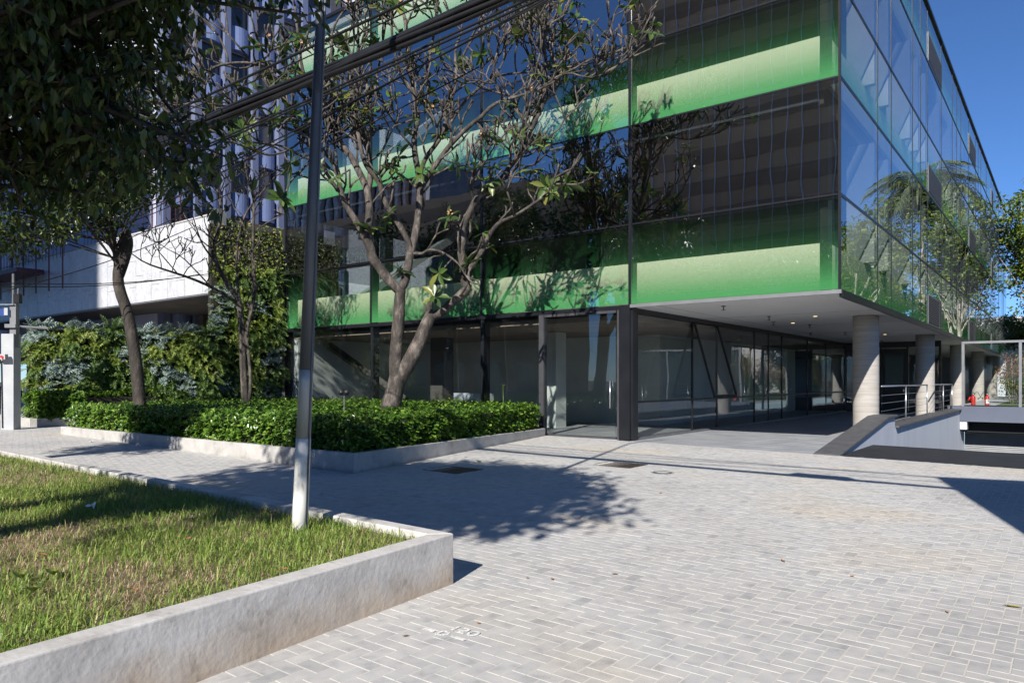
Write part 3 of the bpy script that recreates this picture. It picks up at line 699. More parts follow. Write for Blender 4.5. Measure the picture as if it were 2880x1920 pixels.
# top-hung window standing open
def Q(v, s, t): return B(5.0-.62*s-t*.95, v, Z0-.22-(Z0-1.25)*s-t*.25)
aw = MB()
for v0,v1 in ((3.93,4.0),(5.7,5.77)):
    aw.hexa([Q(v0,1,0),Q(v1,1,0),Q(v1,1,.06),Q(v0,1,.06),Q(v0,0,0),Q(v1,0,0),Q(v1,0,.06),Q(v0,0,.06)])
aw.hexa([Q(4.0,1,0),Q(5.7,1,0),Q(5.7,1,.06),Q(4.0,1,.06),Q(4.0,.965,0),Q(5.7,.965,0),Q(5.7,.965,.06),Q(4.0,.965,.06)])
aw = aw.build('open_window', M['frame'], gb)
V_ = [Q(4.0,.96,.02),Q(5.7,.96,.02),Q(5.7,.96,.035),Q(4.0,.96,.035),Q(4.0,.01,.02),Q(5.7,.01,.02),Q(5.7,.01,.035),Q(4.0,.01,.035)]
obj('pane', V_, BOXF, [M['edge'],M['glass_clear'],M['clear']], aw, matidx=[0,0,2,0,1,0])
# --- cross wall at the back of the porch, with a door
for a,b in ((.9,2.2),(3.4,4.95)): pane_u(a,b,22.5,.05,Z0-.35,M['glass_clear'])
MB().uvbox(.85,5.0,22.46,22.62,Z0-.34,Z0-.072).build('head_rail', M['frame'], gb)
for u in (.85,2.2,3.35): MB().uvbox(u,u+.09,22.46,22.62,-.05,Z0-.345).build('post', M['frame'], gb)
dr = MB().uvbox(2.30,3.34,22.5,22.58,.02,Z0-.4).build('door', M['frame'], gb)
MB().uvbox(2.42,3.2,22.48,22.498,1.3,Z0-.7).build('door_glass', M['edge'], dr)
MB().uvbox(2.36,2.42,22.42,22.498,1.0,1.12).build('door_handle', M['steel'], dr)
# --- lobby inside
MB().uvbox(5.13,UL-.1,.25,22.4,-.12,.0).build('lobby_floor', M['stone'], gb)
MB().uvbox(5.1,UL-.1,.3,22.4,Z0-.35,Z0-.21).build('lobby_ceiling', M['ceil'], gb)
MB().uvbox(7.2,UL-.1,6.2,6.4,.0,Z0-.36).build('lobby_wall', M['intwall'], gb)
MB().uvbox(UL-.35,UL-.12,.3,6.19,.0,Z0-.36).build('lobby_wall', M['intwall'], gb)
MB().uvbox(11.6,13.2,2.4,2.65,.0,1.1).build('reception_desk', M['fin'], gb)
MB().uvbox(9.3,9.9,3.0,3.6,.0,Z0-.36).build('lobby_column', M['intwall'], gb)
MB().uvbox(14.3,14.9,3.0,3.6,.0,Z0-.36).build('lobby_column', M['slab'], gb)
MB().tube([B(19.0,1.6,2.9),B(14.6,2.6,.2)],.16,4).build('stair_string', M['slab'], gb)
MB().uvbox(7.3,7.5,6.41,22,.0,Z0-.36).build('lobby_wall', M['intwall'], gb)
MB().uvbox(UL-.12,UL-.02,.3,19.5,-.1,Z0-.01).build('flank_wall', M['greypaint'], gb)

# ------------------------------------------------------------------ porch floor of stone slabs
pf_ = MB()
for a,b in ((-.0,5.0),): pf_.add([BG(0.5,-.13,-.01),BG(5.3,-.13,-.01),B(5.3,56,-.02),B(0.5,56,-.02)],[(0,3,2,1)])
pf_.add([BG(5.3,-.13,-.01),BG(7.9,-.13,-.01),B(7.9,.0,-.01),B(5.3,.0,-.01)],[(0,3,2,1)])
pf_.add([BG(0.0,-.13,-.011),BG(.5,-.13,-.011),B(.5,.5,-.021),B(0,.5,-.021)],[(0,3,2,1)])
porch = pf_.build('porch_floor', M['dark']); porch['kind'] = 'structure'
sv = [-.12+.0]; 
slabs = []
v = -.11; row = 0
while v < 22:
    dv = .45; u = .5-(row%2)*.45
    while u < 4.96:
        a,b = max(u,.51), min(u+.9,4.95)
        if b-a > .1: slabs.append((a,b,v,v+dv))
        u += .9
    v += dv; row += 1
for (a,b,c_,d_) in slabs[:290]:
    zz = lambda q: min(gz_u(q),0) if c_ < 3 else -.005
    z_ = random.uniform(-.001,.001)
    q = [(b-.003,c_+.003),(a+.003,c_+.003),(a+.003,d_-.003),(b-.003,d_-.003)]
    f_ = max(0,1-max(0,c_)/6)
    MB().hexa([B(x,y,gz_u(x)*f_-.03) for x,y in q]+[B(x,y,gz_u(x)*f_-.001+z_) for x,y in q]).build('stone_slab', M['stone'], porch)
# step strip in front of the door
for k in range(3):
    MB().uvbox(5.31+.87*k,5.31+.87*k+.86,-.125,-.0,gz_u(6)-.05,gz_u(6)+.004).build('stone_slab', M['stone'], porch)

# ------------------------------------------------------------------ garage ramp
rm = MB(); ww = 9.0
vs_ = [-.14,3.3,3.9,24]; zs_ = lambda v,u: gz_u(u)*(1 if v < 3.5 else .9) - (0 if v <= 3.3 else (.06 if v < 4.5 else .06+.17*(v-3.9)))
for i in range(3):
    for (ua,ub) in ((-ww,0.0),):
        rm.add([B(ua,vs_[i],zs_(vs_[i],ua)-.004),B(ub,vs_[i],zs_(vs_[i],ub)-.004),B(ub,vs_[i+1],zs_(vs_[i+1],ub)-.004),B(ua,vs_[i+1],zs_(vs_[i+1],ua)-.004)],[(0,3,2,1)])
o = rm.build('ramp', M['ramp']); o['kind'] = 'structure'
rw = thing('ramp_parapet', 'pale grey ramp wall with dark sloping stone coping beside the porch columns', 'wall', B(.2,0,0))
def side(prof, u0, u1):
    n_ = len(prof); V = [B(u0,v,z) for v,z in prof]+[B(u1,v,z) for v,z in prof]
    return V, [tuple(range(n_)), tuple(reversed(range(n_,2*n_)))]+[(i,i+n_,(i+1)%n_+n_,(i+1)%n_) for i in range(n_)]
zc = gz_u(0)
V,F_ = side([(.05,zc-.3),(6.35,-1.6),(6.35,.50),(5.25,.50),(.05,zc-.02)],.03,.44); o = obj('wall', V, F_, M['greypaint'], rw)
V,F_ = side([(-.10,zc-.03),(-.10,zc+.02),(5.25,.57),(6.45,.57),(6.45,.502),(5.25,.502),(.10,zc-.01)],-.03,.52); o = obj('coping', V, F_, M['capstone'], rw); bevel(o,.008,2)
V,F_ = side([(6.36,-1.6),(23.5,-4.5),(23.5,-.31),(21.7,-.31),(21.7,.19),(6.36,.19)],.03,.44); obj('wall', V, F_, M['greypaint'], rw)
for k in range(8):
    a = 5.95+15.7*k/8 if k else 6.46; b = 5.95+15.7*(k+1)/8
    o = MB().uvbox(-.06,.56,a+.002,b-.002,.192,.255).build('coping', M['capstone'], rw); bevel(o,.006,2)
# hand rails
def rail(name, label, v0, v1, posts, u=.3, endpost=True):
    t = thing(name, label, 'railing', B(u,v0,.255), group='steel railings along the ramp')
    MB().tube([B(u,v0,1.37),B(u,v1,1.37)],.025,10).build('handrail', M['steel'], t, True)
    for pv in posts: MB().tube([B(u,pv,.25),B(u,pv,1.35)],.024,10).build('post', M['steel'], t, True)
    for k in range(4): MB().tube([B(u,v0,.45+.22*k),B(u,v1,.45+.22*k)],.006,6).build('wire', M['steel'], t)
rail('steel_railing', 'steel railing with thin wires between the first and second porch columns', 5.95, 14.25, (9.8,14.23))
rail('steel_railing', 'steel railing with thin wires beyond the second porch column', 15.9, 21.5, (18.6,21.48))
# garage front: beam, screen, shutter
gr = thing('garage_front', 'blue grey beam over a garage opening with a slatted roller shutter below', 'garage', B(-3,21.7,-4))
MB().uvbox(-9.0,.5,21.72,22.4,-.30,.385).build('beam', M['bluegrey'], gr)
MB().uvbox(-9.0,.0,22.41,23.2,-.8,-.305).build('lintel', M['dark'], gr)
M['shutter'] = pmat('galvanised_shutter', (.20,.205,.215), (.25,.255,.265), 2, rough=.5, metal=.2)
sh = MB()
for k in range(44):
    z = -.85-.075*k
    sh.hexa([B(.0,23.4,z-.068),B(-9,23.4,z-.068),B(-9,23.5,z-.068),B(.0,23.5,z-.068),B(.0,23.44,z),B(-9,23.44,z),B(-9,23.5,z),B(.0,23.5,z)])
o = sh.build('shutter', M['shutter'], gr)
MB().uvbox(-.25,.02,21.71,22.2,-.66,-.32).build('bracket', M['greypaint'], gr)
gs = thing('glass_screen', 'clear glass screen in a pale steel frame on the garage beam', 'screen', B(-3,21.9,.385))
for k in range(5):
    w_ = .03+2.12*k; MB().uvbox(-w_-.11,-w_,21.86,21.96,.386,3.19).build('post', M['framelt'], gs)
    if k < 4: 
        m_ = MB().uvbox(-w_-2.12+.02,-w_-.13,21.9,21.912,.47,3.1); obj('pane', m_.V, m_.F, [M['edge'],M['glass_screen'],M['clear']], gs, matidx=[0,0,1,0,2,0])
MB().uvbox(-8.65,-.03,21.85,21.97,3.191,3.29).build('top_rail', M['framelt'], gs)
for k in range(4):
    w_ = .03+2.12*k; MB().uvbox(-w_-2.12,-w_-.112,21.87,21.95,.386,.44).build('bottom_rail', M['frame'], gs)
# fire extinguishers behind the screen
M['red'] = pmat('red_enamel', (.50,.025,.02), (.56,.03,.022), 3, rough=.35)
M['black'] = pmat('black_rubber', (.015,.015,.016), rough=.5)
M['white'] = pmat('white_label', (.75,.75,.73), rough=.6)
for k,(px_,lab) in enumerate(((2737,'red fire extinguisher with a black hose curling over and no label showing'),(2776,'red fire extinguisher with a white label on its front'))):
    w_ = (1.15,1.75)[k]
    for it in range(30):
        p_ = B(-w_,22.15,0); w_ += (px_-(CX+p_[0]/p_[1]*FPX))*.004
    c_ = B(-w_,22.15,.386); t = thing('fire_extinguisher', lab, 'extinguisher', c_, group='fire extinguishers')
    MB().lathe(c_,[(.085,0),(.09,.015),(.09,.38),(.075,.43),(.035,.465),(.03,.5)],20).build('cylinder', M['red'], t, True)
    MB().lathe((c_[0],c_[1],c_[2]+.5),[(.028,0),(.028,.05),(.015,.06)],10).build('valve', M['steel'], t, True)
    MB().hexa([(c_[0]-.012,c_[1]-.11,c_[2]+.55),(c_[0]+.012,c_[1]-.11,c_[2]+.55),(c_[0]+.012,c_[1]+.02,c_[2]+.56),(c_[0]-.012,c_[1]+.02,c_[2]+.56),(c_[0]-.012,c_[1]-.11,c_[2]+.565),(c_[0]+.012,c_[1]-.11,c_[2]+.565),(c_[0]+.012,c_[1]+.02,c_[2]+.585),(c_[0]-.012,c_[1]+.02,c_[2]+.585)]).build('lever', M['black'], t)
    s_ = 1 if k == 0 else -1
    hp_ = [(c_[0]+s_*(.02+.34*q),c_[1]-.03,c_[2]+.52+.16*math.sin(math.pi*min(1,q*1.15))-.14*q) for q in np.linspace(0,1,12)]
    MB().tube(hp_,.012,8).build('hose', M['black'], t, True)
    MB().tube([hp_[-1],(hp_[-1][0]+s_*.06,hp_[-1][1],hp_[-1][2]-.05)],[.014,.03],8).build('nozzle', M['black'], t, True)
    if k == 1:
        V = [];F_ = []
        for q in range(9):
            a_ = math.radians(-150+120*q/8); V += [(c_[0]+.0915*math.cos(a_),c_[1]+.0915*math.sin(a_),c_[2]+.12),(c_[0]+.0915*math.cos(a_),c_[1]+.0915*math.sin(a_),c_[2]+.31)]
        F_ = [(2*q,2*q+2,2*q+3,2*q+1) for q in range(8)]; obj('sticker', V, F_, M['white'], t)
        for zz_,hh_ in ((.255,.03),(.2,.045),(.15,.015)):
            V = []
            for q in range(4):
                a_ = math.radians(-112+36*q/3); V += [(c_[0]+.0925*math.cos(a_),c_[1]+.0925*math.sin(a_),c_[2]+zz_),(c_[0]+.0925*math.cos(a_),c_[1]+.0925*math.sin(a_),c_[2]+zz_+hh_)]
            obj('print', V, [(2*q,2*q+2,2*q+3,2*q+1) for q in range(3)], M['bluegrey'], t)
    else:
        MB().tube([(c_[0]-.10,c_[1]+.05,c_[2]+.42),(c_[0]-.17,c_[1]+.06,c_[2]+.25)],[.03,.055],8).build('horn', M['red'], t, True)

# ================================================================== NEIGHBOUR: MARBLE BAND, TOWER, STAIRS
M['marble'], n, p = nodes_of('veined_white_marble')
g = n.nodes.new('ShaderNodeNewGeometry'); oi = n.nodes.new('ShaderNodeObjectInfo')
ad = n.nodes.new('ShaderNodeVectorMath'); ad.operation = 'ADD'; n.links.new(g.outputs['Position'], ad.inputs[0])
cb = n.nodes.new('ShaderNodeCombineXYZ'); n.links.new(oi.outputs['Random'], cb.inputs[2]); sc = n.nodes.new('ShaderNodeVectorMath'); sc.operation = 'SCALE'; sc.inputs[3].default_value = 7; n.links.new(cb.outputs[0], sc.inputs[0]); n.links.new(sc.outputs[0], ad.inputs[1])
a = n.nodes.new('ShaderNodeTexNoise'); a.inputs['Scale'].default_value = 1.1; a.inputs['Detail'].default_value = 9; a.inputs['Distortion'].default_value = 1.6; n.links.new(ad.outputs[0], a.inputs['Vector'])
r = ramp(n, a.outputs[0], [(.38,(.55,.55,.56)),(.48,(.51,.51,.53)),(.5,(.42,.43,.46)),(.52,(.51,.52,.53)),(.62,(.57,.57,.57))])
n.links.new(r.outputs[0], p.inputs['Base Color']); p.inputs['Roughness'].default_value = .35
nb = thing('marble_clad_building', 'neighbouring building with a white marble clad band over a dark recess', 'building', B(30,-2,0))
MBV = -2.64
o = MB().uvbox(20.15,48,MBV+.03,3.0,4.62,7.36).build('canopy', M['slab'], nb)
MB().uvbox(20.05,48,MBV+.005,MBV+.25,4.58,4.625).build('drip_edge', M['framelt'], nb)
MB().uvbox(20.05,48,MBV-.03,MBV+.3,7.365,7.42).build('coping', M['concrete'], nb)
col = 0; u = 20.1
while u < 47:
    w_ = .62; z = 4.63; zs2 = [4.63, 4.63+.62*(1+(col%3)*.35), 0, 7.36]; zs2[2] = zs2[1]+1.05
    for a_,b_ in zip(zs2[:-1],zs2[1:]):
        if b_-a_ > .08: MB().uvbox(u+.006,u+w_-.006,MBV-.004*(col%2),MBV+.028,a_+.007,b_-.007).build('marble_panel', M['marble'], nb)
    u += w_; col += 1
MB().uvbox(20.0,20.13,MBV-.04,MBV+.5,0.2,7.6).build('edge_post', M['framelt'], nb)
MB().uvbox(20.15,50,2.8,3.0,-.1,4.6).build('recess_wall', M['slab'], nb)
for k in range(6): MB().uvbox(24+4*k,24.4+4*k,1.5,1.9,0,4.6).build('pillar', M['slab'], nb)
# tower with bay fronts
M['tower'] = pmat('shaded_blue_tower_pier', (.10,.125,.215), (.125,.15,.245), .6, rough=.8, coord='World')  # dark blue stands in for sky shade on the pale piers
M['towerlav'] = pmat('lavender_tower_paint', (.40,.41,.52), (.46,.47,.58), .5, rough=.8, coord='World')
M['towerblue'] = pmat('shaded_blue_bay_panel', (.14,.19,.35), (.17,.22,.39), .6, rough=.7, coord='World')  # blue shade of the tower side put into the panel colour
M['winglass'] = pmat('dark_window_glass', (.02,.022,.03), (.035,.035,.045), .7, rough=.08, spec=.8)
M['curtain'] = pmat('dull_curtain', (.10,.07,.10), (.16,.13,.16), 3, rough=.9, stretch=(12,12,.3))
tw = thing('bay_windowed_tower', 'pale tower with curved bay panels and dark windows behind the marble band', 'building', B(36,6,0))
TU = 28.85
MB().uvbox(TU+.5,75,0,24,3.1,24).build('wall', M['towerlav'], tw)
MB().uvbox(TU+.5,75,-.02,-.002,7.4,24).build('front_render', M['towerlav'], tw)
FH = 2.75; bw = 1.52
for k in range(7):
    v0 = .05+bw*k
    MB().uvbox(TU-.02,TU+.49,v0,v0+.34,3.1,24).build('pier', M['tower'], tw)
    for fl in range(7):
        zb = 4.2+FH*fl
        if zb > 22: break
        # curved spandrel below each window
        V = []; F_ = []
        for q in range(9):
            t_ = q/8; v = v0+.341+(bw-.342)*t_; bul = .30*math.sin(math.pi*t_)**.6
            V += [B(TU+.30-bul,v,zb),B(TU+.30-bul,v,zb+1.15),B(TU+.495,v,zb),B(TU+.495,v,zb+1.15)]
        for q in range(8):
            i = 4*q; F_ += [(i,i+1,i+5,i+4),(i+1,i+3,i+7,i+5),(i+2,i,i+4,i+6)]
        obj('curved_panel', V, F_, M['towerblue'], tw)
        wn = MB().uvbox(TU+.34,TU+.48,v0+.345,v0+.41,zb+1.16,zb+FH-.02).uvbox(TU+.34,TU+.48,v0+bw-.07,v0+bw-.005,zb+1.16,zb+FH-.02).uvbox(TU+.34,TU+.48,v0+.411,v0+bw-.071,zb+FH-.09,zb+FH-.02).uvbox(TU+.30,TU+.48,v0+.411,v0+bw-.071,zb+1.16,zb+1.22).build('window', M['framelt'], tw)
        MB().uvbox(TU+.42,TU+.44,v0+.412,v0+bw-.072,zb+1.221,zb+FH-.091).build('pane', M['winglass'], wn)
MB().uvbox(20.6,20.95,6.0,6.5,3.0,24).build('fin_wall', M['fin'], tw)
MB().uvbox(21,46,11,24,3.1,24).build('rear_block', M['towerlav'], tw)
# steel escape stair
M['maroon'] = pmat('maroon_steel', (.055,.018,.028), (.085,.03,.042), 5, rough=.5)
st = thing('escape_stair', 'maroon steel escape stair with slatted treads above the marble band', 'stairs', B(37,-2,5))
def post(u_, v_, z0_, z1_, r_=.04): MB().tube([B(u_,v_,z0_),B(u_,v_,z1_)],r_,4).build('post', M['maroon'], st)
for u_ in (31.5,33,34.5,36,37.5,39,40.5,42): post(u_,-3.1,5.6,11.5)
for k in range(30): MB().tube([B(31.2+.4*k,-3.15,7.0),B(31.2+.4*k,-3.15,8.3)],.016,4).build('baluster', M['maroon'], st)
MB().tube([B(31,-3.15,8.32),B(43,-3.15,8.32)],.03,6).build('handrail', M['maroon'], st)
MB().uvbox(34.5,43,-3.9,-2.75,6.55,6.75).build('landing', M['maroon'], st)
for k in range(14):
    MB().uvbox(33.2+.27*k,33.2+.27*k+.26,-3.8,-2.9,8.0+.2*k,8.04+.2*k).build('tread', M['maroon'], st)
MB().hexa([B(33.2,-3.85,7.8),B(33.2,-3.8,7.8),B(37.0,-3.8,10.6),B(37.0,-3.85,10.6),B(33.2,-3.85,8.05),B(33.2,-3.8,8.05),B(37.0,-3.8,10.85),B(37.0,-3.85,10.85)]).build('stringer', M['maroon'], st)
MB().hexa([B(37.5,-3.85,3.2),B(37.5,-3.8,3.2),B(42.0,-3.8,6.5),B(42.0,-3.85,6.5),B(37.5,-3.85,3.45),B(37.5,-3.8,3.45),B(42.0,-3.8,6.75),B(42.0,-3.85,6.75)]).build('stringer', M['maroon'], st)
# slim railing on the band
rl = thing('band_railing', 'slim maroon railing on top of the marble band', 'railing', B(26,-2.5,7.42))
for k in range(24): MB().tube([B(22.5+.36*k,-2.5,7.42),B(22.5+.36*k,-2.5,8.4)],.012 if k%6 else .03,4).build('baluster', M['maroon'], rl)
MB().tube([B(22.4,-2.5,8.42),B(31,-2.5,8.42)],.025,6).build('handrail', M['maroon'], rl)

# ================================================================== LIVING WALLS
FR = frond_template(9,.26,.5); FRS = frond_template(7,.34,.25)
M['fernY'] = leafmat('yellow_green_fern', (.06,.11,.016), (.19,.27,.045), (.36,.36,.10), rough=.5, trans=.3)
M['fernG'] = leafmat('deep_green_fern', (.03,.07,.014), (.09,.16,.03), (.14,.19,.05), rough=.5, trans=.25)
M['fernB'] = leafmat('silver_blue_fern', (.11,.17,.16), (.25,.33,.30), (.38,.44,.39), rough=.45, trans=.2)
M['creeper'] = leafmat('small_leaved_creeper', (.07,.11,.018), (.19,.26,.05), (.32,.28,.07), rough=.5, trans=.3)
def living_wall(name, label, a, b, z0, z1, nf, fine_top=0.0):
    a = np.array(a[:2]); b = np.array(b[:2]); L_ = np.linalg.norm(b-a); t_ = (b-a)/L_; nrm = np.array([t_[1],-t_[0]])
    if np.dot(nrm, -a) < 0: nrm = -nrm
    th = thing(name, label, 'living wall', (*((a+b)/2), z0))
    q0,q1 = a-nrm*.25, b-nrm*.25
    MB().prism(ccw([tuple(a),tuple(b),tuple(q1),tuple(q0)]), z0, z1-.12).build('backing', M['twig'], th)
    n_ = int(nf); s = RNG.uniform(0,L_,n_); z = RNG.uniform(z0,z1,n_)
    top = RNG.uniform(size=n_) < .08; z[top] = z1-.1
    pv = np.array([mnoise.noise(Vector((a[0]+x*1.05,zz*1.0,2.2))) for x,zz in zip(s,z)]); pv2 = np.array([mnoise.noise(Vector((a[1]+x*.9,zz*1.1,9.2))) for x,zz in zip(s,z)])
    pos = np.stack([a[0]+t_[0]*s+nrm[0]*.02, a[1]+t_[1]*s+nrm[1]*.02, z],1)
    out = np.array([nrm[0],nrm[1],0.0]); side_ = np.array([t_[0],t_[1],0])
    D_ = out*1.0+np.array([0,0,-.15])+side_*RNG.normal(0,.6,(n_,1))+RNG.normal(0,.25,(n_,3)); D_[top] += np.array([0,0,1.6]); D_[:,2] += RNG.normal(0,.35,n_)
    N_ = np.tile(np.array([nrm[0]*.4,nrm[1]*.4,1.0]),(n_,1))+RNG.normal(0,.25,(n_,3))
    fine = z > z1-fine_top
    kB = ((pv > .16)|(top & (pv2 > -.05))) & ~fine; kY = (~kB) & (pv2 > .02) & ~fine; kG = ~kB & ~kY & ~fine
    for k,mt,tpl,sc_ in ((kB,'fernB',FRS,.42),(kY,'fernY',FR,.46),(kG,'fernG',FR,.5)):
        if k.sum() == 0: continue
        V_,F_ = batch(tpl[0],tpl[1],D_[k],N_[k],pos[k],RNG.uniform(.65,1.2,k.sum())*sc_)
        o = obj('fronds', V_, F_, M[mt], th); o['kind'] = 'stuff'
    m_ = int(nf*3.0); s = RNG.uniform(0,L_,m_); z = RNG.uniform(z0,z1+.05,m_); pos = np.stack([a[0]+t_[0]*s, a[1]+t_[1]*s, z],1)+out*np.abs(RNG.normal(.1,.1,(m_,1)))
    keep_ = (z > z1-fine_top-.1)|(RNG.uniform(size=m_) < .45); pos = pos[keep_]; m_ = len(pos)
    V_,F_ = batch(LEAF_S[0],LEAF_S[1],rdir(m_)+out*.3+np.array([0,0,-.3]),np.tile(out+np.array([0,0,.5]),(m_,1))+RNG.normal(0,.4,(m_,3)),pos,RNG.uniform(.07,.13,m_))
    o = obj('creeper', V_, F_, M['creeper'], th); o['kind'] = 'stuff'
    return th
lw0 = RAY(75,1100,22.0); lw1 = RAY(606,1100,25.0)
living_wall('low_living_wall', 'waist to head high wall covered in ferns beside the white gate post', lw0, lw1, .1, 3.2, 1500)
tw0 = B(19.95,-2.75,0); tw1 = B(19.62,-.10,0)
living_wall('tall_living_wall', 'tall narrow wall of ferns and creeper against the end of the glass front', tw0, tw1, .1, 7.15, 1300, fine_top=1.5)

# ================================================================== TREES
def smooth_chain(P_, R_, it=2):
    P_ = [Vector(q) for q in P_]; R_ = list(R_)
    for _ in range(it):
        Q_ = [P_[0]]; S_ = [R_[0]]
        for i in range(len(P_)-1):
            Q_ += [P_[i]*.75+P_[i+1]*.25, P_[i]*.25+P_[i+1]*.75]; S_ += [R_[i]*.75+R_[i+1]*.25, R_[i]*.25+R_[i+1]*.75]
        Q_.append(P_[-1]); S_.append(R_[-1]); P_, R_ = Q_, S_
    return P_, R_
def barkmat(name, c1, c2, c3, sc_=6):
    m, n, p = nodes_of(name); g = n.nodes.new('ShaderNodeNewGeometry')
    mp = n.nodes.new('ShaderNodeMapping'); mp.inputs['Scale'].default_value = (1,1,.45); n.links.new(g.outputs['Position'], mp.inputs[0])
    a = n.nodes.new('ShaderNodeTexNoise'); a.inputs['Scale'].default_value = sc_; a.inputs['Detail'].default_value = 9; a.inputs['Roughness'].default_value = .65; n.links.new(mp.outputs[0], a.inputs['Vector'])
    r = ramp(n, a.outputs[0], [(.32,c1),(.5,c2),(.68,c3)]); n.links.new(r.outputs[0], p.inputs['Base Color']); p.inputs['Roughness'].default_value = .85
    b = n.nodes.new('ShaderNodeTexNoise'); b.inputs['Scale'].default_value = 26; b.inputs['Detail'].default_value = 8; n.links.new(mp.outputs[0], b.inputs['Vector'])
    bu = n.nodes.new('ShaderNodeBump'); bu.inputs['Strength'].default_value = .8; bu.inputs['Distance'].default_value = .03; n.links.new(b.outputs[0], bu.inputs['Height']); n.links.new(bu.outputs[0], p.inputs['Normal']); return m
M['frbark'] = barkmat('grey_brown_bark', (.020,.017,.014), (.062,.051,.043), (.19,.16,.135))
M['dkbark'] = barkmat('dark_street_tree_bark', (.018,.015,.012), (.038,.031,.025), (.085,.07,.058))
M['palebark'] = barkmat('pale_bark', (.30,.27,.22), (.45,.41,.35), (.55,.51,.45))
M['frleaf'] = leafmat('frangipani_leaf', (.035,.07,.016), (.085,.15,.03), (.2,.2,.045), rough=.38, trans=.22)
M['petal'] = leafmat('frangipani_petal', (.75,.33,.16), (.80,.48,.22), (.75,.3,.3), rough=.6, trans=.3)

